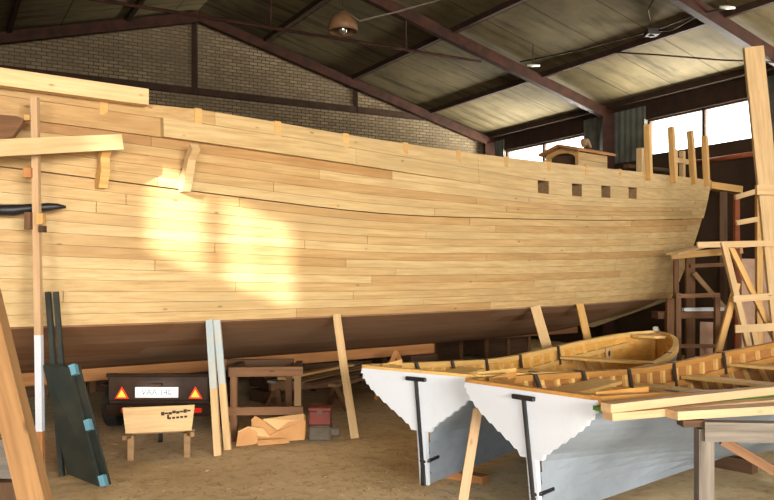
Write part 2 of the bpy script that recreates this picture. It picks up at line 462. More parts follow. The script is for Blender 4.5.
def L2(s): return interp(s, [(-5, 3.62), (0, 3.42), (1.6, 3.37), (4.2, 3.29), (6, 3.23), (7.85, 3.17), (10.4, 3.25), (13.6, 3.42)])
def L3(s): return interp(s, [(-5, 3.95), (0, 3.73), (2.2, 3.71), (4.2, 3.66), (7, 3.66), (10, 3.73), (13.6, 3.84)])
def sE(z): return 12.78 + .30 * max(0, (z - 1.4) / 1.2) + .06 * max(0, z - 2.6) ** 2 + .04 * max(0, z - 2.6) if z >= 1.4 else 12.78 - (1.4 - z) * 1.1
def sB(z): return -4.3 + .25 * (3.9 - z)
def hb(s, z):
    bt = 2.3 * (1 - max(0, (4 - s) / 8.35) ** 4) if s < 4 else 2.3 - (.4 * ((s - 6) / 7.55) ** 2 if s > 6 else 0)
    f0 = 1.0
    if s > 5: f0 = 1 - .215 * ((s - 5) / 7.1) ** 1.7
    if s < 2: f0 = 1 - .22 * ((2 - s) / 6) ** 2
    tau = min(1, max(0, (z - 1.4) / 2.3))
    return max(.05, bt * (1 - (1 - f0) * (1 - tau) ** 1.6) + .05 * math.sin(math.pi * tau))

def plank(bm, lo, hi, s0, s1, proud, tl, side=-1, thick=.05, gap=.0016, step=.5, tint=None):
    st = [s0]; x = math.floor(s0 / step + 1) * step
    while x < s1 - .05: st.append(x); x += step
    st.append(s1)
    rings = []
    for s in st:
        pts = []
        for fn, g in ((lo, gap), (hi, -gap)):
            z = fn(s) + g
            ss = min(max(s, sB(z)), sE(z)); z = fn(ss) + g
            b = hb(ss, z) + (proud(ss) if callable(proud) else proud)
            pts.append(((ss, side * b, z), (ss, side * (b - thick), z)))
        rings.append([bm.verts.new(p) for p in (pts[0][0], pts[1][0], pts[1][1], pts[0][1])])
    t = R.uniform(.1, 1) if tint is None else tint
    fs = []
    for i in range(len(rings) - 1):
        a, c = rings[i], rings[i + 1]
        if (a[0].co - c[0].co).length < 1e-4 and (a[1].co - c[1].co).length < 1e-4: continue
        for k in range(4):
            fs.append(bm.faces.new((a[k], a[(k + 1) % 4], c[(k + 1) % 4], c[k])))
    fs.append(bm.faces.new(rings[0][::-1])); fs.append(bm.faces.new(rings[-1]))
    for f in fs: f[tl] = t

def strakes(bm, fa, fb, n, proud, s0, s1, side, tl, skips=(), lens=(3.2, 6.2), gap=.0016, thick=.05, shade_tint=False):
    for r in range(n):
        lo = lambda s, r=r: fa(s) + (fb(s) - fa(s)) * r / n
        hi = lambda s, r=r: fa(s) + (fb(s) - fa(s)) * (r + 1) / n
        s = s0 - R.random() * 3
        cuts = []
        while s < s1:
            e = s + R.uniform(*lens); cuts.append((max(s, s0), min(e, s1))); s = e
        for a, c in cuts:
            if c - a < .1: continue
            segs = [(a, c)]
            for q0, q1 in skips:
                segs = [x for p0, p1 in segs for x in ((p0, min(p1, q0)), (max(p0, q1), p1)) if x[1] - x[0] > .02]
            for p0, p1 in segs: plank(bm, lo, hi, p0 + .003, p1 - .003, proud, tl, side, thick, gap, tint=(R.uniform(0, .08) if shade_tint and r == n - 1 and p0 < 3.2 else R.uniform(.06, .3) if shade_tint and p0 < 1.2 else None))

ship = thing('wooden_ship', 'huge half-built wooden ship with pale pine planking, dark tarred bottom and gun ports', 'ship', W=SW)
def PRD(s): return .032 + .095 * min(1, max(0, (6.4 - s) / 3.4)) - (.07 if s < 1.599 else 0)
PORTS = [7.85, 8.72, 9.55, 10.4]
PW = .135
for side in (-1, 1):
    bm = bmesh.new(); tl = bm.faces.layers.float.new('tint')
    strakes(bm, L0, L1, 13, 0, -4.5, 13.7, side, tl)
    obj('planking', bm, M['pine'], ship)
    bm = bmesh.new(); tl = bm.faces.layers.float.new('tint')
    strakes(bm, lambda s: L1(s) + .006, L2, 5, .03, -4.5, 13.7, side, tl, shade_tint=True)  # redder darker bow planks; the top one painted as shade under the bulwark
    obj('wale_planking', bm, M['pine'], ship)
    # bulwark: two strakes, the lower one pierced by the gun ports
    bm = bmesh.new(); tl = bm.faces.layers.float.new('tint')
    L25 = lambda s: L2(s) + .205
    pr = lambda s0, s1, p: (s0, s1, p)
    for q0, q1, tn in ((-4.5, -1.2, .5), (-1.2, 1.6, .12), (1.6, 4.15, .9), (4.15, 6.4, .7)):
        plank(bm, L2, L25, q0 + .002, q1 - .002, PRD, tl, side, .12, .002, tint=tn)
    strakes(bm, L2, L25, 1, .032, 6.4, 13.7, side, tl, skips=[(p - PW, p + PW) for p in PORTS], thick=.07)
    for q0, q1, tn in ((-4.5, -.6, .3), (-.6, 2.2, .2), (2.2, 6.4, .8)):
        plank(bm, L25, L3, q0 + .002, q1 - .002, PRD, tl, side, .12, .002, tint=tn)
    strakes(bm, L25, L3, 1, .032, 6.4, 13.7, side, tl, lens=(4, 5), thick=.07)
    obj('bulwark', bm, M['pine'], ship)
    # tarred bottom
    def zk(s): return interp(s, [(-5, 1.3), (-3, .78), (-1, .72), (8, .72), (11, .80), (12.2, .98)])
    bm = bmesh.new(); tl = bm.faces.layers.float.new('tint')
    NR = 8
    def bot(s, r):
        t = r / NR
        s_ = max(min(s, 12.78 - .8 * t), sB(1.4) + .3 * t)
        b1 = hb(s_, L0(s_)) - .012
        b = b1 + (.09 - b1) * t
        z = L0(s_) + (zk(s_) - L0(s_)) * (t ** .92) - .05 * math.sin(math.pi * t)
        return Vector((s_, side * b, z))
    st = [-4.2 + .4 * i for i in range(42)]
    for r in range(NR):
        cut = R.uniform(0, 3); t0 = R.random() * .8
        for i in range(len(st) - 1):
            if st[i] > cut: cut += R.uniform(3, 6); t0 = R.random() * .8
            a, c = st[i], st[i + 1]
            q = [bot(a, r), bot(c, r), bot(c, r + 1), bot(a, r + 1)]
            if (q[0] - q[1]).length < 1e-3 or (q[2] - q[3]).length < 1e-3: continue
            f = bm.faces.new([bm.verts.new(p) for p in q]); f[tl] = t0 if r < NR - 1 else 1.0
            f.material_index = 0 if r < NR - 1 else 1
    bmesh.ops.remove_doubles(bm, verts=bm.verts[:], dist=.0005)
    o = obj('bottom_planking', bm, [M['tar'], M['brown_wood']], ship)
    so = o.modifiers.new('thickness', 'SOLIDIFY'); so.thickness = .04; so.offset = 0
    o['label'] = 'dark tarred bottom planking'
# keel, deck, transom, stem
bm = bmesh.new(); box(bm, (-3.4, -.11, .53), (7.57, .11, .76), .008); obj('keel', bm, M['keel'], ship)
bm = bmesh.new(); box(bm, (7.6, -.07, .70), (11.6, .07, .86), .008); obj('deadwood', bm, M['tar'], ship)
bm = bmesh.new()
st = [-4 + i for i in range(17)] + [12.85]
for i in range(len(st) - 1):
    a, c = st[i], st[i + 1]
    ba, bc = hb(a, 3) - .07, hb(c, 3) - .07
    bm.faces.new([bm.verts.new(p) for p in ((a, -ba, 2.95), (c, -bc, 2.95), (c, bc, 2.95), (a, ba, 2.95))])
bmesh.ops.remove_doubles(bm, verts=bm.verts[:], dist=.001)
o = obj('deck', bm, M['pine_old'], ship); so = o.modifiers.new('thickness', 'SOLIDIFY'); so.thickness = .06
bm = bmesh.new(); tl = bm.faces.layers.float.new('tint')
zs = [.8 + .2 * i for i in range(16)]
for i in range(len(zs) - 1):
    t = R.random()
    def row(z):
        s = sE(z) - .02
        b = hb(s, max(z, 1.4)) if z >= 1.4 else .1 + (hb(12.7, 1.42) - .1) * ((z - .8) / .6)
        return [(s, -b, z), (s, b, z), (s - .06, b, z), (s - .06, -b, z)]
    a, c = row(zs[i] + .003), row(zs[i + 1] - .003)
    va = [bm.verts.new(p) for p in a]; vc = [bm.verts.new(p) for p in c]
    for k in range(4):
        f = bm.faces.new((va[k], va[(k + 1) % 4], vc[(k + 1) % 4], vc[k])); f[tl] = t
    bm.faces.new(va[::-1]); bm.faces.new(vc)
obj('transom', bm, M['pine'], ship)
bm = bmesh.new(); tube_bm(bm, [(-3.3, 0, .65), (-3.75, 0, 1.2), (-4.1, 0, 2.2), (-4.35, 0, 3.2), (-4.5, 0, 4.1)], .11, 8); obj('stem_post', bm, M['keel'], ship)
# gun ports: the lining of each opening
for p in PORTS:
    z0, z1 = L2(p) + .004, L2(p) + .201
    b1 = hb(p, z0) + .02
    bm = bmesh.new()
    for lo, hi in (((p - PW - .02, z0 - .02), (p - PW + .004, z1 + .02)), ((p + PW - .004, z0 - .02), (p + PW + .02, z1 + .02)), ((p - PW, z0 - .02), (p + PW, z0 + .004)), ((p - PW, z1 - .004), (p + PW, z1 + .02))):
        box(bm, (lo[0], -b1, lo[1]), (hi[0], -b1 + .3, hi[1]))
    g = obj('gun_port', bm, M['pine_old'], ship)
    bm = bmesh.new(); box(bm, (p - PW, -b1 + .27, z0), (p + PW, -b1 + .3, z1)); obj('port_lid', bm, M['brown_wood'], g, SW)
# frame heads showing in the bulwark, one a metre apart
for i in range(1, 11):
    for side in (-1, 1):
        z1 = L3(i) + .012; b = hb(i, z1) + PRD(i) + .004
        w_ = .045 if i < 6.4 else .04
        bm = bmesh.new(); ys = sorted((side * (b + .006), side * (b - .14))); box(bm, (i - w_, ys[0], z1 - (.19 if i < 6.4 else .17)), (i + w_, ys[1], z1), .006)
        obj('frame_head', bm, M['pine_warm'], ship)
# tall stanchions at the stern
for (px0, py0, px1, py1, b) in ((649, 180, 647.5, 125, 2.16), (674, 183, 671, 127, 2.1), (694, 184, 690, 131, 2.03), (707, 186, 704.5, 136, 1.97)):
    k = (px0 - CX) / F; A = K0 + SQ * b
    s = (k * A.y - A.x) / (SE.x - k * SE.y)
    bo = hb(s, 3.6) + .032 + .044
    A = K0 + SQ * bo; s = (k * A.y - A.x) / (SE.x - k * SE.y); Y = SP(s, bo, 0).y
    base = P(px0, py0, Y); top = P(px1, py1, Y)
    beam('stanchion', base, top, .105, .085, M['pine_warm'], ship, up=SE)
# bitts with a cross piece on the after deck
for s in (12.72, 13.0):
    beam('bitt_post', SP(s, 1.6, 2.9), SP(s, 1.6, 4.42), .09, .09, M['pine_light'], ship, up=SE)
beam('bitt_crosspiece', SP(12.6, 1.66, 4.2), SP(13.1, 1.66, 4.2), .05, .1, M['pine_light'], ship)
beam('bitt_post', SP(11.7, 1.5, 2.9), SP(11.7, 1.5, 4.36), .12, .12, M['pine_light'], ship, up=SE)
beam('after_rail', SP(11.5, 1.3, 4.02), SP(13.2, 1.3, 4.06), .1, .07, M['dark_wood'], ship)
# hanging knees on the outside, under the bulwark
def knee(s, out, h, lean, z1):
    bm = bmesh.new()
    prof = [(.0, z1 - h), (.11, z1 - h), (.19, z1 - h * .6), (out * .75, z1 - h * .28), (out + .03, z1 - .04), (out - .03, z1 + .03), (out * .45, z1 - h * .22), (.09, z1 - h * .5), (.0, z1 - h * .7)]
    w_ = .09
    b0 = hb(s, z1 - .2) + .02
    prism(bm, [(s - w_ / 2, -(b0 + o_), z) for o_, z in prof], (w_, 0, 0))
    es = [e for e in bm.edges if e.calc_face_angle(0) > .5]
    bmesh.ops.bevel(bm, geom=es, offset=.008, segments=1, affect='EDGES')
    obj('hanging_knee', bm, M['pine_warm'] if s < 1.5 else M['pine_light'], ship)
knee(.96, .22, .42, 0, 3.20)
knee(1.85, .32, .46, 0, 3.26)
# little house over the companionway
dh = []
s0, s1, b0, b1, zb, zw, zr = 10.35, 11.25, .28, 1.05, 2.9, 4.23, 4.34
def dw(a, b_, c): return (a, -b_, c)
bm = bmesh.new(); tl = bm.faces.layers.float.new('tint')
bm_arch = []
mid = (b0 + b1) / 2
arch = [dw(s0, b0, zb), dw(s0, b0 + .07, zb), dw(s0, b0 + .07, 4.11)] + [dw(s0, mid - .315 * math.cos(math.pi * k / 8), 4.11 + .12 * math.sin(math.pi * k / 8)) for k in range(1, 8)] + [dw(s0, b1 - .07, 4.11), dw(s0, b1 - .07, zb), dw(s0, b1, zb), dw(s0, b1, zw), dw(s0, mid, zr), dw(s0, b0, zw)]
prism(bm, arch, (.05, 0, 0))
obj('deckhouse_front', bm, M['pine_warm'], ship)
bm = bmesh.new(); box(bm, dw(s0 + .12, b1 - .06, zb)[:1] + (-b1 + .04, zb), (s0 + .15, -b0 - .04, 4.2)); obj('deckhouse_shade', bm, M['dark_wood'], ship)  # dark panel set behind the arch as the shade inside the opening
bm = bmesh.new(); tl = bm.faces.layers.float.new('tint')
for k in range(9):
    za, zc = zb + k * .147, zb + k * .147 + .143
    for (yy0, yy1) in ((-b1, -b1 + .03), (-b0 - .03, -b0)):
        for f in box(bm, (s0 + .05, yy0, za), (s1, yy1, zc)): f[tl] = .35 + .6 * R.random()
prism(bm, [dw(s1 - .05, b0 + .03, zb), dw(s1 - .05, b1 - .03, zb), dw(s1 - .05, b1 - .03, zw), dw(s1 - .05, mid, zr), dw(s1 - .05, b0 + .03, zw)], (.05, 0, 0))
obj('deckhouse_wall', bm, M['pine'], ship)
bm = bmesh.new()
for sgn in (-1, 1):
    y0 = -mid; y1 = -mid + sgn * ((b1 - b0) / 2 + .1)
    zo = zr + .01; ze = zw - .015
    prism(bm, [(s0 - .12, y0, zo), (s0 - .12, y1, ze), (s0 - .12, y1, ze + .05), (s0 - .12, y0, zo + .05)], (s1 - s0 + .26, 0, 0))
obj('deckhouse_roof', bm, M['keel'], ship)
bm = bmesh.new()
tube_bm(bm, [(10.95, -.72, 4.43), (11.0, -.68, 4.53), (11.12, -.66, 4.55), (11.24, -.66, 4.44)], [.05, .065, .055, .03], 8)
o = obj('curved_offcut', bm, M['pine_old']); place(o, SW); tag(o, 'curved brown wood offcut left on the roof of the deckhouse', 'offcut')
# rail timber clamped to the outside of the bulwark near the bow
o = beam('rail_timber', SP(-1.6, 2.3, 3.77), SP(1.40, 2.47, 3.745), .12, .165, M['pine_light']); tag(o, 'long pale sawn rail beam lying along the top edge of the ship near the bow', 'beam')

# keel blocks under the ship
for i, (s, lab) in enumerate(((-2.4, 'dark block stack under the keel near the bow, behind the leaning green frame'), (4.4, 'dark block stack under the keel behind the bench frame'), (7.25, 'dark block stack under the after end of the keel'))):
    t = thing('keel_block', lab, 'keel block', W=SW @ Matrix.Translation((s, 0, 0)))
    for k in range(3):
        bm = bmesh.new(); a, c = ((.16, .5) if k % 2 else (.3, .22)); box(bm, (-a, -c, k * .177), (a, c, k * .177 + .176), .01); obj('block', bm, M['dark_wood'], t)

# ------------------------------------------------------------------ props leaning under the planking edge
def hullpt(px, z, extra=.03):
    k = (px - CX) / F; b = hb(6, z) + extra
    for _ in range(6):
        A = K0 + SQ * b; s = (k * A.y - A.x) / (SE.x - k * SE.y); b = hb(s, z) + extra
    return SP(s, b, z)
def ground(px, py): return P(px, py, CZ * F / (py - HY))
def prop(a, b_, w, h, lab, **kw):
    o = beam('timber_prop', a, b_, w, h, kw.pop('mat', M['pine_light']), up=(0, 1, 0), **kw); tag(o, lab, 'prop'); return o
prop(hullpt(209.5, 1.395, .05), ground(218, 456), .075, .05, 'timber prop with bluish-white paint on its upper half, nearer of the painted pair', mat=M['bluewhite'], mat2=M['pine_light'], split=.52)
prop(hullpt(217, 1.395, .05), ground(228, 450), .075, .05, 'timber prop with bluish-white paint on its upper half, standing just behind its painted twin', mat=M['bluewhite'], mat2=M['pine_light'], split=.50)
prop(hullpt(337, 1.41, .085), ground(354, 439), .095, .05, 'bare pale prop leaning under the ship beside the red box', warp=.01)
prop(hullpt(535, 1.41, .11), P(563, 404, 11.78), .15, .06, 'broad bare prop leaning under the ship behind the stern of the farther rowing boat')
prop(hullpt(579.5, 1.41, .11), P(601, 398, 12.36), .12, .06, 'bare prop under the ship behind the bow half of the farther rowing boat', mat=M['pine_warm'])

# ------------------------------------------------------------------ staging post and boards by the bow
pt = thing('staging_post', 'upright timber staging post with white painted lower part and wooden cleats near the bow', 'post', P(38, 478, 7.5))
pz = P(35, 97, 7.5)
pb = Vector((P(41, 478, 7.5).x, 7.5, .0))
def pp(py): t = (py - 97) / 381; return Vector((pz.x + (pb.x - pz.x) * t, 7.5, CZ + (HY - py) / F * 7.5))
beam('pole', pp(97.5), pp(335), .062, .06, M['plank_tan'], pt, up=(0, 1, 0))
o = beam('painted_pole', pp(335), pp(431), .062, .06, M['white'], pt, up=(0, 1, 0)); o['label'] = 'white painted length of the post'
beam('pole_foot', pp(431), pb, .062, .06, M['keel'], pt, up=(0, 1, 0))
for (px, py, w_, h_, mt) in ((28.5, 173, .07, .09, 'keel'), (29, 221, .06, .16, 'brown_wood'), (41, 219, .06, .10, 'pine_warm'), (42.5, 229, .05, .06, 'dark_wood')):
    c = P(px, py, 7.46)
    beam('cleat', c - Vector((0, 0, h_ / 2)), c + Vector((0, 0, h_ / 2)), w_, .07, M[mt], pt, up=(0, 1, 0))
tube_o = tube('iron_bar', [P(-30, 210, 7.38), P(14, 210, 7.53), P(22, 209, 7.56), P(48, 207, 7.65), P(58, 206.5, 7.68), P(66, 207, 7.71)], [.045, .055, .045, .04, .03, .012], M['black_iron'])
tag(tube_o, 'dark tapering bar stuck behind the staging post in front of the planking', 'bar')
o = beam('staging_board', P(-40, 150, 6.75), P(121, 142, 7.98), .06, .15, M['pine_light']); tag(o, 'pale sawn board reaching across the staging post with a notched end', 'board')
bm = bmesh.new()
W_ = Matrix.Translation(P(8, 128, 7.48)); iv = W_.inverted()
prism(bm, [iv @ P(*c, 7.48) for c in ((-20, 113), (17, 116), (24, 119), (21, 125), (12, 137), (-20, 142))], (0, .06, 0))
o = obj('wedge_plank', bm, M['brown_wood'], None, W_); tag(o, 'dark brown wedge-shaped timber hung under the bow rail', 'timber')
beam('rail_cleat', P(25.5, 118, 7.5), P(31, 118, 7.5), .06, .05, M['pine_warm'], pt)
# big diagonal brace close to the camera
d0 = P(-20, 275, 3.95); d1 = P(35, 500, 3.72); dd = (d1 - d0).normalized(); tgr = d1.z / -dd.z
o = beam('diagonal_brace', d0 - dd * .5, d1 + dd * (tgr - .02), .125, .08, M['brace_wood'], up=(0, 1, 0), bevel=.008)
tag(o, 'thick knotty timber brace slanting up close to the camera', 'brace')
o = beam('pale_board', P(-60, 456, 4.9), P(23, 459, 5.0), .05, .24, M['grey_wood']); tag(o, 'pale weathered board standing on edge behind the knotty slanting brace', 'board')
for x_, lab in ((-50, 'a'),):
    o = beam('low_trestle', (P(-20, 478, 4.95).x, 4.95, 0), (P(-20, 478, 4.95).x, 4.95, P(0, 480, 4.95).z), .5, .12, M['dark_wood'], up=(0, 1, 0)); tag(o, 'dark low block carrying the pale weathered board', 'trestle')

# ------------------------------------------------------------------ dark green frame and poles leaning by the post
gf = thing('slatted_frame', 'dark green double-sided panel frame with three pale blue spacer blocks, leaning by the staging post', 'panel', P(80, 485, 7.2))
def quad_slab(name, pts, d, mat, parent):
    bm = bmesh.new(); inv = WM[parent].inverted()
    rot = inv.to_3x3()
    prism(bm, [inv @ p for p in pts], rot @ Vector(d)); return obj(name, bm, mat, parent)
A_ = [P(43, 365, 7.5), P(69, 367, 7.42), P(100, 487, 7.17), P(67, 474, 7.32)]
nrm = (A_[1] - A_[0]).cross(A_[2] - A_[0]).normalized()
if nrm.y < 0: nrm = -nrm
nx = Vector((.75, .66, 0))
quad_slab('panel', A_, nrm * .035, M['green_black'], gf)
B_ = [p + Vector((.06, .075, 0)) for p in A_]
quad_slab('panel', B_, nrm * .03, M['green_black'], gf)
for t in (.03, .5, .96):
    c = A_[1].lerp(A_[2], t) + Vector((.022, .04, 0)); dn = (A_[2] - A_[1]).normalized()
    beam('spacer_block', c - dn * .05, c + dn * .05, .06, .075, M['blue_paint'], gf, up=(0, 1, 0))
o = tag(beam('green_pole', P(48, 292, 7.75), Vector((P(62, 470, 7.55).x, 7.55, 0.0)), .045, .05, M['green_black'], up=(0, 1, 0)), 'dark green square pole leaning behind the panel frame, next to the white painted post', 'pole')
o = tag(beam('green_pole', P(56, 292, 7.80), Vector((P(70, 470, 7.62).x, 7.62, 0.0)), .045, .04, M['green_black'], up=(0, 1, 0)), 'thinner dark green pole leaning behind the panel frame, farther from the white painted post', 'pole')

# ------------------------------------------------------------------ trailer under the hull
TY = 9.62
tr = thing('trailer', 'dark car trailer seen from behind with number plate and triangular reflectors, parked under the ship', 'trailer', (P(158, 0, TY).x, TY, 0))
tx = WM[tr].translation.x
def tb(name, lo, hi, mat, bevel=.01, parent=None):
    bm = bmesh.new(); box(bm, lo, hi, bevel); return obj(name, bm, mat, parent or tr, WM[tr])
def tz(py): return CZ + (HY - py) / F * TY
tb('tailgate', (-.60, 0, tz(401)), (.60, .03, tz(376)), M['trailer'])
tb('body', (-.60, .035, .34), (.60, .80, .55), M['trailer'])
tb('rear_rail', (-.63, -.02, tz(416)), (.63, .05, tz(404)), M['dark_steel'])
tb('top_rail', (-.62, -.015, tz(377)), (.62, .03, tz(373.5)), M['dark_steel'], .006)
for x in (-.67, .67):
    bm = bmesh.new()
    tube_bm(bm, [(x - .08, .48, .26), (x + .08, .48, .26)], .26, 24); w_ = obj('wheel', bm, M['rubber'], tr)
    bm = bmesh.new(); sx = .082 if x > 0 else -.082; tube_bm(bm, [(x + sx, .48, .26), (x + sx * 1.1, .48, .26)], .13, 16); obj('hub_cap', bm, M['dark_steel'], w_, WM[tr])
    tb('mudguard', (x - .1, .2, .53), (x + .1, .76, .56), M['dark_steel'], .005)
pl = tb('number_plate', (P(135.5, 0, TY).x - tx, -.022, tz(397.5)), (P(178.5, 0, TY).x - tx, -.002, tz(387)), M['plate'], .003); pl['label'] = 'white number plate'
cu = bpy.data.curves.new('plate_text', 'FONT'); cu.body = 'VAA 140'; cu.size = .098; cu.align_x = 'CENTER'; cu.align_y = 'CENTER'; cu.extrude = .0008
to = bpy.data.objects.new('plate_text', cu); COL.objects.link(to)
me_ = bpy.data.meshes.new_from_object(to.evaluated_get(bpy.context.evaluated_depsgraph_get())); bpy.data.objects.remove(to)
me_.materials.clear(); me_.materials.append(M['plate_ink'])
to = bpy.data.objects.new('plate_lettering', me_); COL.objects.link(to)
place(to, Matrix.Translation((P(157, 0, TY).x, TY - .0225, tz(392.2))) @ Matrix.Rotation(math.pi / 2, 4, 'X'), pl)
tb('plate_fill_case', (P(151, 0, TY).x - tx, -.07, tz(386)), (P(163, 0, TY).x - tx, -.002, tz(383.5)), M['dark_steel'], .004)  # added housing for the lamp that brightens the plate
for px in (122, 195.5):
    bm = bmesh.new()
    def tri(r, y0, y1, px=px):
        cxp, czp = P(px, 0, TY).x - tx, tz(394.5)
        ps = [(cxp + r * math.sin(a), y0, czp + r * math.cos(a)) for a in (0, 2 * math.pi / 3, 4 * math.pi / 3)]
        prism(bm, ps, (0, y1 - y0, 0))
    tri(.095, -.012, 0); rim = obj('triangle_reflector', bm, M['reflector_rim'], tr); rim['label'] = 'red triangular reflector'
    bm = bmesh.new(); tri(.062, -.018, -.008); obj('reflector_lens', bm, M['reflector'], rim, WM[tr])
for px in (127, 198):
    c = P(px, 409, TY).x - tx
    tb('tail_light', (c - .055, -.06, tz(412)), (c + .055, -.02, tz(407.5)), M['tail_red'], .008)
tb('drawbar', (-.04, .79, .36), (.04, 1.5, .42), M['dark_steel'])
tb('jockey_leg', (-.03, 1.4, 0), (.03, 1.46, .37), M['dark_steel'], .004)

# ------------------------------------------------------------------ wheelbarrow
wb = thing('wheelbarrow', 'wooden box wheelbarrow resting on two stub legs in front of the trailer', 'wheelbarrow', (P(159, 0, 8.2).x, 8.2, 0), .26)
def wz(py): return CZ + (HY - py) / F * 8.2
hz0, hz1 = wz(432), wz(406)
def wpart(name, lo, hi, mat, bevel=.006): bm = bmesh.new(); box(bm, lo, hi, bevel); return obj(name, bm, mat, wb)
bm = bmesh.new(); prism(bm, [(-.325, 0, hz0), (.325, 0, hz0), (.355, -.03, hz1), (-.355, -.03, hz1)], (0, .025, 0)); eb = obj('end_board', bm, M['pine_light'], wb)
for sx in (-1, 1):
    bm = bmesh.new(); prism(bm, [(sx * .315, .03, hz0), (sx * .355, .0, hz1 + .0), (sx * .33, .80, hz1 - .12), (sx * .29, .74, hz0)], (-sx * .022, 0, 0)); obj('side_board', bm, M['pine_warm'], wb)
    wpart('leg', (sx * .28 - .034, .05, 0), (sx * .28 + .034, .11, hz0 - .035), M['pine_old'])
    beam('leg_brace', WM[wb] @ Vector((sx * .28, .10, .03)), WM[wb] @ Vector((sx * .27, .5, hz0 - .03)), .03, .03, M['pine_warm'], wb)
    beam('handle', WM[wb] @ Vector((sx * .33, -.12, hz0 - .02)), WM[wb] @ Vector((sx * .10, 1.0, hz0 - .10)), .04, .045, M['pine_old'], wb)
wpart('floor_board', (-.31, .02, hz0 - .005), (.31, .74, hz0 + .018), M['pine_old'])
wpart('front_board', (-.30, .72, hz0), (.30, .745, hz1 - .13), M['pine_warm'])
wpart('cross_bar', (-.36, .10, hz0 - .035), (.36, .145, hz0 - .008), M['pine_old'])
bm = bmesh.new(); c0 = Vector((0, .93, .13)); tube_bm(bm, [c0 - Vector((.025, 0, 0)), c0 + Vector((.025, 0, 0))], .13, 20); obj('wheel', bm, M['rubber'], wb)
bm = bmesh.new()                                    # stencilled mark on the end board, not legible
for (x0, x1, z0, z1) in [(.02 + .037 * i, .055 + .037 * i, .64 + .012 * i + .03 * (i % 2), .74 + .012 * i + .04 * (i % 3 == 0)) for i in range(8)] + [(.09 + .04 * i, .12 + .04 * i, .48 + .01 * i, .56 + .01 * i) for i in range(5)]:
    zz = lambda t: hz0 + (hz1 - hz0) * t
    box(bm, (x0, -.024, zz(z0)), (x1, -.004, zz(z1)))
box(bm, (.08, -.024, hz0 + (hz1 - hz0) * .50), (.10, -.004, hz0 + (hz1 - hz0) * .66))
for v_ in bm.verts: v_.co.y = -.03 * ((v_.co.z - hz0) / (hz1 - hz0)) - (.0022 if v_.co.y < -.015 else -.003)
obj('stencil_lettering', bm, M['ink'], eb, WM[wb])

# ------------------------------------------------------------------ bench frame, carton, boxes and clutter under the ship
bf = thing('work_bench', 'old dark brown wooden bench frame with two rails, standing under the ship behind the carton', 'bench', P(265, 441, 9.4))
def bpt(px, py, y=9.4): return P(px, py, y)
zt = bpt(0, 369).z
for px, y, mt in ((234, 9.15, 'brown_wood'), (298, 9.25, 'pine_old'), (235, 9.9, 'dark_wood'), (289, 9.95, 'brown_wood')):
    top = P(px, 370, y); beam('leg', Vector((top.x, y, 0)), Vector((top.x, y, zt - .04)), .075, .075, M[mt], bf, up=(0, 1, 0))
beam('top_rail', Vector((P(229, 0, 9.13).x, 9.13, zt)), Vector((P(303, 0, 9.2).x, 9.2, zt)), .08, .105, M['brown_wood'], bf)
beam('top_rail', Vector((P(227, 0, 9.9).x, 9.9, zt)), Vector((P(294, 0, 9.95).x, 9.95, zt)), .08, .12, M['dark_wood'], bf)
zl = bpt(0, 410, 9.2).z
beam('lower_rail', Vector((P(228, 0, 9.12).x, 9.12, zl)), Vector((P(303, 0, 9.19).x, 9.19, zl)), .05, .09, M['brown_wood'], bf)
for px in (236, 296):
    x = P(px, 0, 9.5).x; beam('side_rail', Vector((x, 9.16, zt)), Vector((x, 9.95, zt)), .07, .08, M['dark_wood'], bf)

cb = thing('cardboard_box', 'torn open cardboard carton lying on the floor in front of the bench frame', 'box', P(277, 444, 8.95))
def cpoly(name, pts, mat, parent=cb, d=(0, .006, 0)):
    bm = bmesh.new(); inv = WM[parent].inverted(); prism(bm, [inv @ p for p in pts], d); return obj(name, bm, mat, parent)
cpoly('front_panel', [P(251, 443, 8.95), P(304, 440, 9.0), P(305, 420, 9.0), P(288, 422, 8.98), P(277, 431, 8.96), P(263, 420, 8.95), P(255, 416, 8.95), P(251, 420, 8.95)], M['cardboard'])
cpoly('back_panel', [P(258, 432, 9.08), P(306, 432, 9.10), P(305, 415, 9.10), P(290, 415, 9.09), P(268, 419, 9.08), P(258, 424, 9.08)], M['cardboard_in'])
cpoly('top_flap', [P(263, 419.5, 8.96), P(277, 430, 8.97), P(304, 421, 9.01), P(304, 414, 9.095), P(266, 419, 9.08)], M['cardboard_in'], d=(0, 0, .006))
cpoly('side_panel', [P(304, 440, 9.0), P(306, 432, 9.10), P(305, 415, 9.10), P(305, 420, 9.0)], M['cardboard'], d=(.006, 0, 0))
cpoly('side_panel', [P(251, 443, 8.95), P(256, 434, 9.08), P(256, 421, 9.08), P(251, 420, 8.95)], M['cardboard'], d=(.006, 0, 0))
cs = thing('crumpled_carton', 'small crumpled brown carton piece lying against the torn carton', 'carton', P(246, 446, 8.78))
def c2(name, pts, mat, d): return cpoly(name, pts, mat, cs, d)
c2('front_panel', [P(236, 446.5, 8.76), P(258, 444, 8.8), P(257, 432, 8.82), P(248, 428, 8.8), P(238, 433, 8.78)], M['cardboard'], (0, .006, 0))
c2('flap', [P(238, 432, 8.79), P(248, 427, 8.81), P(263, 429, 8.9), P(270, 437, 8.9), P(257, 436, 8.83)], M['cardboard_in'], (0, 0, .006))
c2('flap', [P(257, 441, 8.8), P(286, 439, 8.86), P(290, 443, 8.84), P(258, 445.5, 8.76)], M['cardboard'], (0, 0, .006))

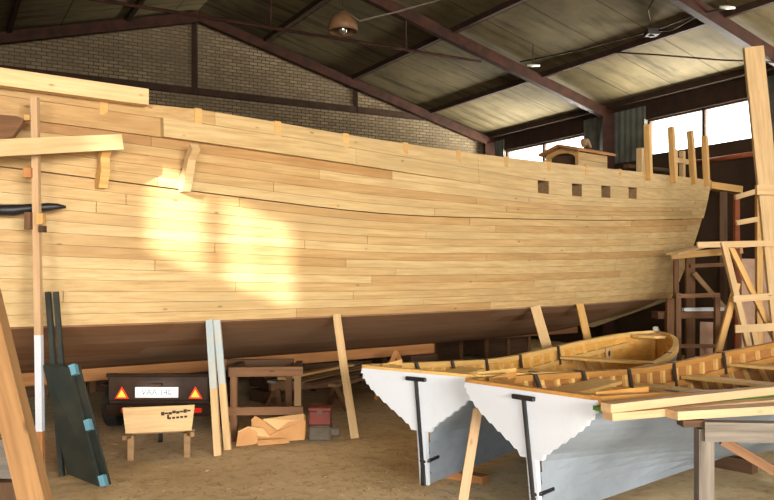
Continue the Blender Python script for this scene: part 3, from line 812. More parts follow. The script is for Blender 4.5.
rb_ = thing('metal_canister', 'grimy grey metal canister on the floor beside the carton, under the red box', 'canister', (P(318, 0, 9.12).x, 9.12, 0))
bm = bmesh.new(); x0 = P(308, 0, 9.12).x - WM[rb_].translation.x; x1 = P(331, 0, 9.12).x - WM[rb_].translation.x; hz = P(0, 426, 9.12).z
box(bm, (x0, 0, 0), (x1, .3, hz), .025); obj('body', bm, M['grey_box'], rb_)
bm = bmesh.new(); tube_bm(bm, [(x1 + .0, .12, .09), (x1 + .09, .12, .09)], .055, 12); obj('spout', bm, M['grey_box'], rb_)
bm = bmesh.new(); box(bm, (x0 + .02, -.008, hz * .25), (x1 - .02, .004, hz * .32)); obj('seam', bm, M['grey_box'], rb_)
rx = thing('red_box', 'worn red metal box sitting on the grimy grey canister', 'box', Vector((P(320, 0, 9.15).x, 9.15, hz + .002)))
hr = P(0, 408, 9.15).z - hz
bm = bmesh.new(); box(bm, (-.13, 0, 0), (.12, .24, hr * .8), .01); obj('body', bm, M['red_box'], rx)
bm = bmesh.new(); box(bm, (-.135, -.006, hr * .8), (.125, .246, hr), .008); obj('lid', bm, M['red_box'], rx)
bm = bmesh.new(); box(bm, (-.03, -.014, hr * .66), (.03, -.001, hr * .86)); obj('clasp', bm, M['grey_box'], rx)

# rack of long boards behind the bench
def trestle(label, px0, px1, pytop, Y, mat, rz=.35, depth=.6, thick=.09):
    t = thing('saw_horse', label, 'saw horse', ((P(px0, 0, Y).x + P(px1, 0, Y).x) / 2, Y, 0), rz)
    hw = (P(px1, 0, Y).x - P(px0, 0, Y).x) / 2; h = P(0, pytop, Y).z
    Wt = WM[t]
    beam('top_bar', Wt @ Vector((-hw, 0, h - thick * .6)), Wt @ Vector((hw, 0, h - thick * .6)), thick, thick * 1.2, mat, t)
    for sx in (-1, 1):
        for sy in (-1, 1):
            beam('leg', Wt @ Vector((sx * hw * .82, sy * .03, h - thick)), Wt @ Vector((sx * hw * .9, sy * depth / 2, 0)), .07, .06, mat, t, up=(0, 1, 0))
        beam('brace', Wt @ Vector((sx * hw * .86, -depth * .26, h * .42)), Wt @ Vector((sx * hw * .86, depth * .26, h * .42)), .03, .07, mat, t)
    return t
trestle('brown saw horse carrying the rack of long boards, nearer of the two', 268, 345, 380.7, 11.2, M['brown_wood'], .5)
trestle('dark saw horse carrying the far end of the long boards', 300, 375, 362, 13.6, M['dark_wood'], .5)
labs = ['pale grey board', 'thin brown board', 'broad weathered board', 'narrow dark board', 'short honey board', 'long grey-brown board']
pos = ['at the near edge of the board rack', 'second in from the near edge of the board rack', 'in the middle of the board rack', 'beside the middle board of the rack', 'on top of the board rack', 'at the far edge of the board rack']
for i in range(6):
    x0 = P(276, 0, 11.2).x + i * .17 - (0.5 if i == 4 else 0); z_ = P(0, 380.7, 11.2).z + .034 + (.082 if i == 4 else 0)
    d = Vector((.42, .9, 0)).normalized(); L = (2.6, 2.6, 2.5, 2.6, 1.9, 2.0)[i]
    p0 = Vector((x0, 10.75 - .07 * i, z_)); p1 = p0 + d * L; p1.z += P(0, 362, 13.6).z - P(0, 380.7, 11.2).z
    o = beam('rack_board', p0, p1, .13, .035, M[['grey_wood', 'brown_wood', 'pine_old', 'dark_wood', 'pine_warm', 'pine_old'][i]], warp=.012)
    tag(o, f'{labs[i]} lying {pos[i]}', 'board', 'boards on the rack under the ship')
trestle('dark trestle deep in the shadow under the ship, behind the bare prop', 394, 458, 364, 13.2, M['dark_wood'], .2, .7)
# A-shaped shore seen between hull and boat
for (a, b_, lab) in (((396, 352), (383, 382), 'thin brown shore slanting one way beneath the hull above the white transom'), ((396, 352), (410, 382), 'thin brown shore slanting the other way beneath the hull above the white transom')):
    p = P(*a, 12.6 + (.12 if b_[0] > 400 else 0)); q = P(*b_, 12.3 + (.12 if b_[0] > 400 else 0)); dq = (q - p).normalized(); q2 = q + dq * (q.z / -dq.z)
    o = beam('hull_shore', p, q2, .07, .07, M['keel'], up=(0, 1, 0)); tag(o, lab, 'shore')
# timber piles against the far wall under the hull, dim
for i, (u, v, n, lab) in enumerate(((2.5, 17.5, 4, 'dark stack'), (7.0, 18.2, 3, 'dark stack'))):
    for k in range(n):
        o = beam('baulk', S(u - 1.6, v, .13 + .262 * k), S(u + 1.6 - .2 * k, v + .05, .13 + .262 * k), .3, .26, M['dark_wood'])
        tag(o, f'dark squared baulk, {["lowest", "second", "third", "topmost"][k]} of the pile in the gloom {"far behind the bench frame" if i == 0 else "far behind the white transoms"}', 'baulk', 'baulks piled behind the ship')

crates = [(1.1, -3.0, 1.5, .95, .85, 'added long dark crate far behind the bench frame in the gloom'), (3.2, -2.9, 1.6, .9, 1.0, 'added tall dark crate in the gloom behind the board rack'), (5.4, -3.1, 1.9, .9, .8, 'added wide dark crate in the gloom beyond the bare prop'),
          (7.7, -2.9, 1.7, .9, .95, 'added dark crate in the gloom above the transom of the farther rowing boat'), (9.9, -3.0, 1.8, 1.0, .85, 'added dark crate in the gloom behind the broad bare prop'), (12.0, -2.7, 1.6, .9, 1.0, 'added dark crate in the gloom below the ship stern'), (-1.1, -3.0, 1.6, .9, .8, 'added dark crate in the gloom far behind the trailer')]
for s_, b_, l_, w_, h_, lab in crates:  # added dark filler, hides the brightly lit floor beyond the hull
    t = thing('filler_crate', lab, 'crate', W=SW @ Matrix.Translation((s_, -b_, 0)))
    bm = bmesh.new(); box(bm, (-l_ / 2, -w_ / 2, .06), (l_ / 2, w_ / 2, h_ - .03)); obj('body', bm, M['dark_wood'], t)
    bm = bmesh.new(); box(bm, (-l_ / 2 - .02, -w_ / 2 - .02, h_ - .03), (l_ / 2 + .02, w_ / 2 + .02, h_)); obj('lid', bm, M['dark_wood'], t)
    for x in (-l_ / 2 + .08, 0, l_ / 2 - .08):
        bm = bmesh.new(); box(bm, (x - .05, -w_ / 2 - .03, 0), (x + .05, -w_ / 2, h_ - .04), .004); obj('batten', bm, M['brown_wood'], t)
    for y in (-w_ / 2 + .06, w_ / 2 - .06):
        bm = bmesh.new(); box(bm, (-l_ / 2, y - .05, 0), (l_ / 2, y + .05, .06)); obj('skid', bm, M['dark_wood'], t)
# ------------------------------------------------------------------ the two rowing boats
ST = [  # station: distance, then (half breadth, height) from keel to gunwale
    (0.0, [(.035, .07), (.038, .22), (.042, .38), (.075, .52), (.18, .61), (.31, .70), (.435, .79), (.525, .87), (.585, .95), (.60, 1.03)]),
    (1.5, [(.035, .08), (.09, .22), (.19, .33), (.32, .42), (.46, .50), (.58, .58), (.65, .67), (.71, .76), (.745, .83), (.75, .915)]),
    (3.0, [(.035, .09), (.24, .125), (.44, .175), (.60, .24), (.73, .32), (.78, .41), (.83, .51), (.855, .62), (.865, .72), (.865, .825)]),
    (4.5, [(.035, .11), (.20, .17), (.36, .24), (.50, .32), (.61, .41), (.665, .50), (.71, .60), (.735, .70), (.745, .79), (.745, .885)]),
    (5.45, [(.03, .17), (.10, .25), (.18, .34), (.26, .43), (.33, .52), (.39, .61), (.44, .70), (.475, .80), (.495, .87), (.50, .96)]),
    (5.9, [(.025, .27), (.05, .34), (.08, .43), (.12, .52), (.155, .60), (.19, .69), (.215, .78), (.235, .87), (.25, .93), (.255, 1.005)]),
    (6.1, [(.02, .42), (.02, .49), (.02, .56), (.022, .63), (.024, .70), (.026, .77), (.028, .85), (.03, .93), (.032, .97), (.034, 1.02)]),
]
def bsec(s, t):
    """half breadth and height of the boat's shell at distance s, girth t in 0..1"""
    def at(sec):
        return (interp(t * 9, [(i, p[0]) for i, p in enumerate(sec)]), interp(t * 9, [(i, p[1]) for i, p in enumerate(sec)]))
    q = [(x, at(sec)) for x, sec in ST]
    return interp(s, [(x, p[0]) for x, p in q]), interp(s, [(x, p[1]) for x, p in q])
NS = 14
XS = [0, .12, .4, .8, 1.2, 1.6, 2.0, 2.4, 2.8, 3.2, 3.6, 4.0, 4.3, 4.6, 4.9, 5.15, 5.4, 5.6, 5.75, 5.9, 6.0, 6.06, 6.1]
CACHE = {}
def bs(s, t):
    k = (round(s, 3), round(t, 4))
    if k not in CACHE: CACHE[k] = bsec(s, t)
    return CACHE[k]
def rake(s, z): return s - max(0, .12 * (z - .1)) * max(0, 1 - s / .5)     # the transom leans aft

def make_boat(lab, W, wood_in, wood_rim, thwart_s):
    bt = thing('rowing_boat', lab, 'boat', W=W, group=None)
    lap = .016
    T = [.05 + .95 * i / NS for i in range(NS + 1)]
    for side in (-1, 1):
        bm = bmesh.new()
        for r in range(NS):
            rows = []
            for x in XS:
                k = min(1, (6.1 - x) / .6)
                b0, z0 = bs(x, T[r]); b1, z1 = bs(x, T[r + 1])
                rows.append(((rake(x, z0), side * (b0 + .021 * k), z0 - .006 * k), (rake(x, z1), side * (b1 + .002), z1), (rake(x, z0), side * (b0 - .002), z0)))
            for i in range(len(rows) - 1):
                a, c = rows[i], rows[i + 1]
                bm.faces.new([bm.verts.new(p) for p in (a[0], c[0], c[1], a[1])])
                bm.faces.new([bm.verts.new(p) for p in (a[2], c[2], c[0], a[0])])
        bmesh.ops.remove_doubles(bm, verts=bm.verts[:], dist=.0003)
        o = obj('lapped_planking', bm, M['grey_paint'], bt); o['label'] = 'grey painted overlapping planks'
        for p in o.data.polygons: p.use_smooth = False
        # bare wood inside
        bm = bmesh.new()
        g = [[bm.verts.new((rake(x, z) + .012, side * (0 if x > 6.09 else max(.006, b - .016)), z + .004)) for b, z in (bs(x, .05 + .95 * j / 16) for j in range(17))] for x in XS]
        for i in range(len(XS) - 1):
            for j in range(16): bm.faces.new((g[i][j], g[i + 1][j], g[i + 1][j + 1], g[i][j + 1]))
        o = obj('inner_planking', bm, wood_in, bt); o['label'] = 'bare varnish-coloured wood inside'
        # gunwale
        bm = bmesh.new(); rings = []
        for x in XS:
            b, z = bs(x, 1.0); k = min(1, max(.25, (6.1 - x) / .5))
            xx = rake(x, z)
            rings.append([bm.verts.new(p) for p in ((xx, side * (b + .035 * k), z - .055), (xx, side * (b + .035 * k), z + .02), (xx, side * max(.003, b - .04 * k), z + .02), (xx, side * max(.003, b - .04 * k), z - .035))])
        for i in range(len(rings) - 1):
            for k in range(4): bm.faces.new((rings[i][k], rings[i][(k + 1) % 4], rings[i + 1][(k + 1) % 4], rings[i + 1][k]))
        bm.faces.new(rings[0][::-1]); bm.faces.new(rings[-1])
        obj('gunwale', bm, wood_rim, bt)
        # riser under the thwarts
        bm = bmesh.new(); rings = []
        for x in [q for q in XS if .1 < q < 5.8]:
            b, z = bs(x, .78)
            rings.append([bm.verts.new(p) for p in ((x, side * (b - .02), z - .035), (x, side * (b - .02), z + .03), (x, side * (b - .065), z + .03), (x, side * (b - .065), z - .03))])
        for i in range(len(rings) - 1):
            for k in range(4): bm.faces.new((rings[i][k], rings[i][(k + 1) % 4], rings[i + 1][(k + 1) % 4], rings[i + 1][k]))
        bm.faces.new(rings[0][::-1]); bm.faces.new(rings[-1])
        obj('riser', bm, wood_rim, bt)
        # ribs
        for i in range(20):
            x = .35 + i * .255
            bm = bmesh.new(); rings = []
            for j in range(11):
                t = .08 + .88 * j / 10; b, z = bs(x, t)
                db, dz = bs(x, min(1, t + .03)); b2, z2 = bs(x, t - .03)
                n = Vector((-(dz - z2), (db - b2))).normalized()            # inward normal
                p0 = Vector((b, z)) + n * .012; p1 = Vector((b, z)) + n * .05
                if p0[0] < .004: p0[0] = .004
                if p1[0] < .004: p1[0] = .004
                rings.append([bm.verts.new(p) for p in ((x - .024, side * p0[0], p0[1]), (x + .024, side * p0[0], p0[1]), (x + .024, side * p1[0], p1[1]), (x - .024, side * p1[0], p1[1]))])
            for a in range(10):
                for k in range(4): bm.faces.new((rings[a][k], rings[a][(k + 1) % 4], rings[a + 1][(k + 1) % 4], rings[a + 1][k]))
            bm.faces.new(rings[0][::-1]); bm.faces.new(rings[-1])
            obj('rib', bm, M['boat_light'], bt)
        # dark iron straps over the gunwale
        for x in (.75, 1.55, 2.45, 3.35, 4.3):
            b, z = bs(x, 1.0); b2, z2 = bs(x, .74)
            bm = bmesh.new()
            prism(bm, [(x - .022, side * (b - .036), z + .027), (x - .022, side * (b - .056), z + .027), (x - .022, side * (b2 - .075), z2), (x - .022, side * (b2 - .055), z2)], (.044, 0, 0))
            box(bm, (x - .022, min(side * (b - .056), side * (b + .03)), z + .021), (x + .022, max(side * (b - .056), side * (b + .03)), z + .027))
            o = obj('iron_strap', bm, M['iron_strap'], bt); o['label'] = 'dark iron strap'
    # keel, skeg and stern post in one backbone
    bm = bmesh.new()
    low = [(-.02, .04), (1.5, .05), (3, .055), (4.5, .075), (5.45, .12), (5.9, .22), (6.1, .38), (6.17, .6), (6.2, 1.06)]
    up_ = [(6.14, 1.06), (6.13, .6), (6.12, .46), (5.95, .30), (5.75, .24), (5.45, .2), (4.5, .14), (3, .12), (1.5, .15), (.9, .20), (.4, .30), (.12, .42), (-.04, .52)]
    prism(bm, [(x, -.032, z) for x, z in low + up_], (0, .064, 0)); obj('keel', bm, M['grey_paint'], bt)
    bm = bmesh.new()
    prism(bm, [(-.035, -.042, .035), (.0, -.042, .035), (-.035, -.042, .56), (-.09, -.042, .56)], (0, .084, 0)); obj('stern_post', bm, M['white'], bt)
    # transom with its stepped edge following the laps
    pts = []
    for side in (-1, 1):
        half = []
        for r in range(NS):
            if T[r + 1] < .36: continue
            b0, z0 = bs(0, max(T[r], .33)); b1, z1 = bs(0, T[r + 1])
            half += [(side * (b0 + lap + .014), z0 - .004), (side * (b1 + .004), z1 - .006)]
        pts.append(half)
    poly = pts[0] + [(0, 1.045)] + pts[1][::-1]
    bm = bmesh.new()
    prism(bm, [(rake(0, z) - .035, y, z) for y, z in poly], (.04, 0, 0)); obj('transom', bm, M['white'], bt)
    bm = bmesh.new(); prism(bm, [(rake(0, 1.03) - .04, -.61, 1.024), (rake(0, 1.03) - .04, .61, 1.024), (rake(0, 1.03) - .04, .55, 1.05), (rake(0, 1.03) - .04, -.55, 1.05)], (.06, 0, 0)); obj('transom_cap', bm, wood_rim, bt)
    bm = bmesh.new(); prism(bm, [(6.1, -.03, 1.0), (6.03, -.03, 1.0), (6.015, -.03, .62), (5.93, -.03, .44), (6.04, -.03, .42), (6.1, -.03, .6)], (0, .06, 0)); obj('apron', bm, wood_in, bt)
    # rudder irons
    bm = bmesh.new(); tube_bm(bm, [(rake(0, .96) - .058, 0, .98), (-.058, 0, .2), (-.05, 0, .06)], .017, 8); ri = obj('rudder_rod', bm, M['black_iron'], bt); ri['label'] = 'long black iron rod down the stern'
    bm = bmesh.new(); box(bm, (rake(0, .96) - .075, -.105, .955), (rake(0, .96) - .045, .105, .99), .006); obj('cross_bar', bm, M['black_iron'], ri, W)
    bm = bmesh.new(); tube_bm(bm, [(-.06, 0, .24), (-.03, -.05, .25), (.11, -.052, .262)], .017, 8); tube_bm(bm, [(-.06, 0, .24), (-.03, .05, .25), (.11, .052, .262)], .017, 8); obj('gudgeon', bm, M['black_iron'], ri, W)
    bm = bmesh.new(); box(bm, (-.06, -.022, .03), (-.034, .022, .22), .004); obj('lower_strap', bm, M['black_iron'], ri, W)
    # thwarts, stern bench, bottom boards
    for x in thwart_s:
        b, z = bs(x, .78); bm = bmesh.new(); box(bm, (x - .11, -b + .03, z + .03), (x + .11, b - .03, z + .062), .004); obj('thwart', bm, M['boat_light'], bt)
    for side in (-1, 1):
        bm = bmesh.new(); z = bs(1.0, .78)[1] + .03
        ys = [bs(x, .8)[0] - .05 for x in (.12, .6, 1.2, 1.75)]
        prism(bm, [(.12, side * ys[0], z), (.6, side * ys[1], z), (1.2, side * ys[2], z), (1.75, side * ys[3], z), (1.75, side * (ys[3] - .28), z), (1.2, side * (ys[2] - .30), z), (.6, side * (ys[1] - .30), z), (.12, side * max(.02, ys[0] - .3), z)], (0, 0, .028)); obj('side_bench', bm, M['boat_light'], bt)
    for y in (-.36, -.18, 0, .18, .36):
        bm = bmesh.new(); xa = 2.7 if abs(y) > .3 else 2.1; box(bm, (xa, y - .075, .31), (4.2, y + .075, .33)); obj('bottom_board', bm, wood_in, bt)
    for side in (-1, 1):
        bm = bmesh.new()
        prism(bm, [(.02, side * .50, 1.0), (.02, side * .28, .97), (.35, side * .60, .97), (.5, side * (bs(.5, 1)[0] - .03), 1.0)], (0, 0, .05)); obj('quarter_knee', bm, wood_rim, bt)
    bm = bmesh.new(); prism(bm, [(6.02, -.02, .97), (6.02, .02, .97), (5.8, .25, .95), (5.74, .12, .95), (5.74, -.12, .95), (5.8, -.25, .95)], (0, 0, .04)); obj('breast_hook', bm, wood_rim, bt)
    bm = bmesh.new(); b, z = bs(5.35, .72); box(bm, (5.28, b - .075, z - .09), (5.43, b - .045, z + .09), .006); pb_ = obj('bow_pad', bm, M['pine_light'], bt)
    bm = bmesh.new(); tube_bm(bm, [(5.355, b - .075, z), (5.355, b - .081, z)], .04, 14); obj('bow_hole', bm, M['black_iron'], pb_, W)
    bm = bmesh.new(); box(bm, (6.07, -.03, 1.03), (6.17, .03, 1.10), .012); obj('stem_head', bm, M['porcelain'], bt)
    return bt
def boatW(x, y, dx, dy, z=.06): return Matrix.Translation((x, y, z)) @ Matrix.Rotation(math.atan2(dy, dx), 4, 'Z')
BA = boatW(.345, 7.03, .598, .801, .03); BB = boatW(1.135, 5.985, .76, .65, .03) @ Matrix.Rotation(math.radians(-.9), 4, 'Y')
boat1 = make_boat('farther grey rowing boat with white transom, golden wood inside, rounded bow fully in view', BA, M['boat_wood'], M['boat_light'], (2.2, 3.3, 4.4))
boat2 = make_boat('nearer rowing boat, grey with a white transom and reddish wood inside, beside the lumber trestle', BB, M['boat_red'], M['boat_mid'], (2.6, 3.6, 4.5))
for bw, who in ((BA, 'farther'), (BB, 'nearer')):
    for s, wh in ((.55, 'stern'), (2.9, 'middle'), (4.7, 'forward part')):
        t = Vector((s, 0, 0)); p = bw @ t; ax = (bw.to_3x3() @ Vector((0, 1, 0)))
        zt_ = (.068 if s < 1 else .082) + (.0157 * s if who == 'nearer' else 0)
        c = Vector((p.x, p.y, zt_ / 2 + (0 if s < 4 else .009)))
        hh = zt_ if s < 4 else zt_ + .02
        c.z = hh / 2
        o = beam('chock', c - ax * .28, c + ax * .28, .12, hh, M['keel'] if who == 'farther' else M['dark_wood']); tag(o, f'wooden chock on the floor beneath the {wh} of the {who} rowing boat', 'chock')
o = beam('timber_prop', P(477.5, 410, 6.58), ground(459, 523), .075, .05, M['plank_tan'], up=(0, 1, 0)); tag(o, 'pale brown batten propped upright between the two rowing boats', 'prop')

# ------------------------------------------------------------------ lumber trestle beside the nearer boat
lt = thing('lumber_trestle', 'weathered grey wooden trestle carrying planks beside the nearer rowing boat', 'trestle', P(705, 560, 5.25))
leg0 = P(704, 428, 5.25)
beam('leg', Vector((P(704, 0, 5.25).x, 5.25, 0)), leg0, .10, .09, M['grey_wood'], lt, up=(0, 1, 0))
beam('leg', Vector((3.45, 5.14, 0)), Vector((3.45, 5.14, leg0.z)), .10, .09, M['grey_wood'], lt, up=(0, 1, 0))
beam('top_beam', Vector((2.06, 5.22, .885)), Vector((3.6, 5.08, .885)), .10, .125, M['grey_wood'], lt)
for x, y in ((2.2, 6.05), (3.5, 5.95)):
    pass
beam('brace', P(722, 440, 5.3), P(800, 486, 5.2), .05, .06, M['brown_wood'], lt)
beam('packing_block', Vector((1.93, 5.27, .93)), Vector((2.08, 5.27, .93)), .12, .045, M['dark_wood'], lt)
ZT = .9475
def lum(lab, a, b_, w, h, mat, warp=.0): o = beam('plank', a, b_, w, h, mat, warp=warp); tag(o, lab, 'plank', 'planks stacked on the weathered trestle'); return o
def ray(px, py, z): Y = (CZ - z) * F / (py - HY); return P(px, py, Y)
ZT += .012
za = ZT + .03
lum('thick pale plank closest to the camera on the weathered trestle, squared end', ray(673, 415, za) + Vector((.0, .02, 0)), Vector((3.75, 5.80, za)), .12, .055, M['plank_tan'])
lum('pale plank on the trestle whose end sticks out past the closest plank', ray(613, 419.5, za) + Vector((.0, .125, 0)), Vector((3.7, 6.12, za)), .10, .05, M['plank_tan'])
gz = 1.006
lum('thin green painted board lying under a pale plank on the trestle', ray(602, 413.5, gz) + Vector((.03, .15, 0)), Vector((3.66, 6.41, gz)), .15, .028, M['green_paint'])
lum('pale plank lying on top of the thin green board', ray(608, 409, 1.05) + Vector((0, .05, 0)), Vector((3.64, 6.37, 1.05)), .09, .056, M['plank_tan'])
t2 = thing('lumber_trestle', 'second weathered trestle under the forward ends of the stacked planks', 'trestle', (3.55, 6.1, 0))
beam('top_beam', Vector((3.35, 5.75, .885)), Vector((3.5, 6.7, .885)), .10, .125, M['grey_wood'], t2)
beam('leg', Vector((3.36, 5.8, 0)), Vector((3.36, 5.8, .83)), .09, .09, M['grey_wood'], t2, up=(0, 1, 0))
beam('leg', Vector((3.49, 6.62, 0)), Vector((3.49, 6.62, .83)), .09, .09, M['grey_wood'], t2, up=(0, 1, 0))

# ------------------------------------------------------------------ staging around the stern
sp = thing('scaffold_plank', 'tall broad pale plank standing upright near the stern, slightly tilted', 'plank', Vector((P(785, 0, 12.4).x, 12.4, 0)))
a, b_ = P(753, 47, 12.4), P(775.5, 270, 12.4); dq = (b_ - a).normalized()
beam('upright', b_ + dq * (b_.z / -dq.z), a, .30, .07, M['pine_light'], sp, up=(0, 1, 0), bevel=.006)
beam('cleat', P(756, 190, 12.3), P(790, 190, 12.3), .07, .15, M['pine_light'], sp)
af = thing('scaffold_trestle', 'tall pale A-shaped trestle with cross rails behind the bow of the nearer rowing boat', 'trestle', (P(745, 0, 12.3).x, 12.3, 0))
def toground(a, b_): d = (b_ - a).normalized(); return b_ + d * (b_.z / -d.z)
Y = 12.3
beam('leg', P(723, 242, Y), toground(P(723, 242, Y), P(748, 345, Y)), .085, .09, M['pine_light'], af, up=(0, 1, 0))
beam('leg', P(730, 246, Y + .12), toground(P(730, 246, Y + .12), P(773, 335, Y + .3)), .08, .07, M['pine_warm'], af, up=(0, 1, 0))
beam('leg', P(737, 283, Y + .1), toground(P(737, 283, Y + .1), P(720, 345, Y + .2)), .095, .06, M['pine_warm'], af, up=(0, 1, 0))
beam('leg', P(752, 325, Y + .15), toground(P(752, 325, Y + .15), P(756, 345, Y + .15)), .08, .07, M['pine_light'], af, up=(0, 1, 0))
beam('top_rail', P(697, 245, Y + .1), P(790, 243, Y - .1), .09, .09, M['pine_light'], af)
beam('cross_rail', P(733, 299, Y - .02), P(790, 295, Y - .1), .05, .10, M['pine_light'], af)
beam('cross_rail', P(735, 329, Y - .02), P(790, 326, Y - .1), .05, .12, M['pine_light'], af)
wf = thing('staging_trestle', 'brown timber staging frame close behind the ship stern', 'frame', (P(690, 0, 14.6).x, 14.6, 0))
Y = 14.6
for px, w_, dy in ((676, .08, 0), (690, .16, .1), (738, .1, .0)):
    t_ = P(px, 253, Y + dy); beam('post', Vector((t_.x, t_.y, 0)), t_, w_, .08, M['brown_wood'], wf, up=(0, 1, 0))
beam('top_rail', P(671, 256, Y - .08), P(742, 250, Y - .08), .08, .12, M['pine_warm'], wf)
beam('top_board', P(672, 254, Y - .2), P(712, 244, Y + .5), .25, .04, M['pine_light'], wf)
beam('middle_rail', P(690, 266, Y), P(738, 264, Y), .05, .07, M['brown_wood'], wf)
beam('brace', P(694, 273, Y - .1), P(727, 311, Y - .1), .05, .08, M['pine_old'], wf)
lf = thing('low_staging_frame', 'dark low timber frame with uprights next to the rounded bow of the farther boat', 'frame', (P(697, 0, 13.4).x, 13.4, 0))
Y = 13.4
for px in (678, 717): t_ = P(px, 293, Y); beam('post', Vector((t_.x, t_.y, 0)), t_, .08, .08, M['brown_wood'], lf, up=(0, 1, 0))
beam('top_rail', P(676, 296, Y - .08), P(719, 295, Y - .08), .06, .07, M['brown_wood'], lf)
beam('lower_rail', P(676, 346, Y - .08), P(719, 346, Y - .08), .06, .06, M['brown_wood'], lf)
o = beam('bare_board', Vector((P(706, 0, 13.7).x, 13.7, .0)), P(706.5, 322, 13.8), .22, .03, M['pinkish'], up=(0, 1, 0)); tag(o, 'pinkish bare board standing upright behind the low dark frame', 'board')
wt = thing('timber_stand', 'low brown stand behind the low dark frame, a white plank on it', 'stand', (P(690, 0, 14.2).x, 14.2, 0))
for px in (668, 722): t_ = P(px, 318, 14.2); beam('leg', Vector((t_.x, 14.2, 0)), Vector((t_.x, 14.2, t_.z)), .1, .1, M['brown_wood'], wt, up=(0, 1, 0))
beam('top', P(655, 315, 14.2), P(730, 314, 14.2), .35, .12, M['brown_wood'], wt)
o = beam('white_plank', P(683, 309.6, 14.1), P(723, 309, 14.1), .12, .06, M['white']); tag(o, 'short whitish plank lying on the low brown stand', 'plank')
for px, lab in ((664, 'brown'),):
    o = beam('short_post', Vector((P(668, 0, 14.0).x, 13.95, 0)), P(670, 298, 13.95), .12, .1, M['brown_wood'], up=(0, 1, 0)); tag(o, 'short brown post under the ship stern beside the low stand', 'post')
tw = thing('staging_tower', 'staging tower frame with reddish and pale uprights beside the tall tilted plank', 'frame', (P(748, 0, 13.8).x, 13.8, 0))
Y = 13.8
for px, py, w_, mt in ((736.5, 194, .08, 'orange_pipe'), (759, 188, .1, 'pine_warm')):
    t_ = P(px, py, Y); beam('post', Vector((t_.x, Y, 0)), t_, w_, .09, M[mt], tw, up=(0, 1, 0))
for (a, c) in (((735, 197.5), (764, 189)), ((736, 223), (764, 218)), ((735, 246), (764, 243))):
    beam('rail', P(*a, Y - .08), P(*c, Y - .08), .06, .085, M['pine_light'], tw)
pw = thing('plywood_panel', 'light brown plywood sheet with a batten, standing behind the A-shaped trestle', 'panel', (P(757, 0, 15).x, 15, 0))
beam('sheet', Vector((P(757, 0, 15).x, 15, 0)), P(757, 259, 15.1), .62, .03, M['pinkish'], pw, up=(0, 1, 0))
beam('batten', Vector((P(760, 0, 14.93).x, 14.93, 0)), P(760, 259, 15.03), .1, .05, M['brown_wood'], pw, up=(0, 1, 0))
o = beam('timber_baulk', P(707, 185.5, 16.6), P(738, 190, 17.0), .25, .14, M['pine_warm']); tag(o, 'brown timber baulk jutting out behind the ship stern below the window', 'baulk')
o2 = tag(beam('baulk_post', Vector((P(722, 0, 16.8).x, 16.8, 0)), Vector((P(722, 0, 16.8).x, 16.8, P(722, 188, 16.8).z - .08)), .16, .16, M['dark_wood'], up=(0, 1, 0)), 'dark post holding up the brown baulk behind the ship stern', 'post')

# ------------------------------------------------------------------ lamp, cables
lz = 14.2
lp = thing('hanging_lamp', 'ochre dome-shaped work lamp hanging under the dark roof ridge', 'lamp', P(343, 25, lz))
bm = bmesh.new(); prof = [(.05, .24), (.09, .2), (.2, .12), (.26, 0), (.265, -.12), (.25, -.12), (.24, 0), (.18, .1), (.05, .17)]
n = 24; rings = [[bm.verts.new((r * math.cos(2 * math.pi * k / n), r * math.sin(2 * math.pi * k / n), z)) for k in range(n)] for r, z in prof]
for i in range(len(rings) - 1):
    for k in range(n): bm.faces.new((rings[i][k], rings[i][(k + 1) % n], rings[i + 1][(k + 1) % n], rings[i + 1][k]))
obj('shade', bm, M['lamp_enamel'], lp, smooth=True)
bm = bmesh.new(); lathe(bm, [(.02, .17), (.03, .1), (.075, .0), (.085, -.08), (.06, -.14), (.015, -.165)], 16); obj('bulb', bm, M['bulb'], lp, smooth=True)
lw = WM[lp].translation
uu = lw.dot(NU)
bm = bmesh.new(); tube_bm(bm, [(0, 0, .2), (0, 0, ceil_z(uu) - lw.z - .02)], .014, 6); obj('stem', bm, M['dark_steel'], lp)
c = tube('lamp_cable', [lw + Vector((0, 0, .26)), P(360, 21, 14.0), P(400, 11, 13.7), P(445, -2, 13.4), S(6.4, 10.1, 8.0)], .016, M['cable'], n=6); tag(c, 'pale cable running from the dome lamp across the roof', 'cable')
def ceil_pt(px, py, drop=.15):
    k = (px - CX) / F; g = (HY - py) / F; c_ = NU.x * k + NU.y
    Y = (ZE + SL * UR - drop - CZ) / (g + SL * c_); return P(px, py, Y)
jb = thing('junction_box', 'small black junction box on the roof where cables meet', 'junction box', ceil_pt(652, 31, .16))
bm = bmesh.new(); box(bm, (-.13, -.13, -.09), (.13, .13, .03), .015); obj('case', bm, M['rubber'], jb)
bm = bmesh.new(); tube_bm(bm, [(0, 0, -.09), (0, 0, -.12)], .05, 10); obj('cap', bm, M['rubber'], jb)
for pts, lab in (([(520, 62, .3), (580, 50, .25), (652, 31, .08), (690, 17, .2), (722, 8, .25)], 'dark slack cable through the black junction box on the roof'), ([(652, 31, .08), (672, 30, .35), (700, 14, .25), (722, 9, .25)], 'second dark cable sagging from the junction box towards the rafter'), ([(612, 52, .2), (660, 55, .5), (720, 60, .5), (800, 63, .3)], 'thin dark wire stretched under the roof toward the tall tilted plank'), ([(655, -3, .2), (648, 10, .2), (652, 30, .08)], 'dark cable coming down the roof to the junction box')):
    c = tube('roof_cable', [ceil_pt(*q) for q in pts], .018, M['dark_steel'], n=6); tag(c, lab, 'cable')
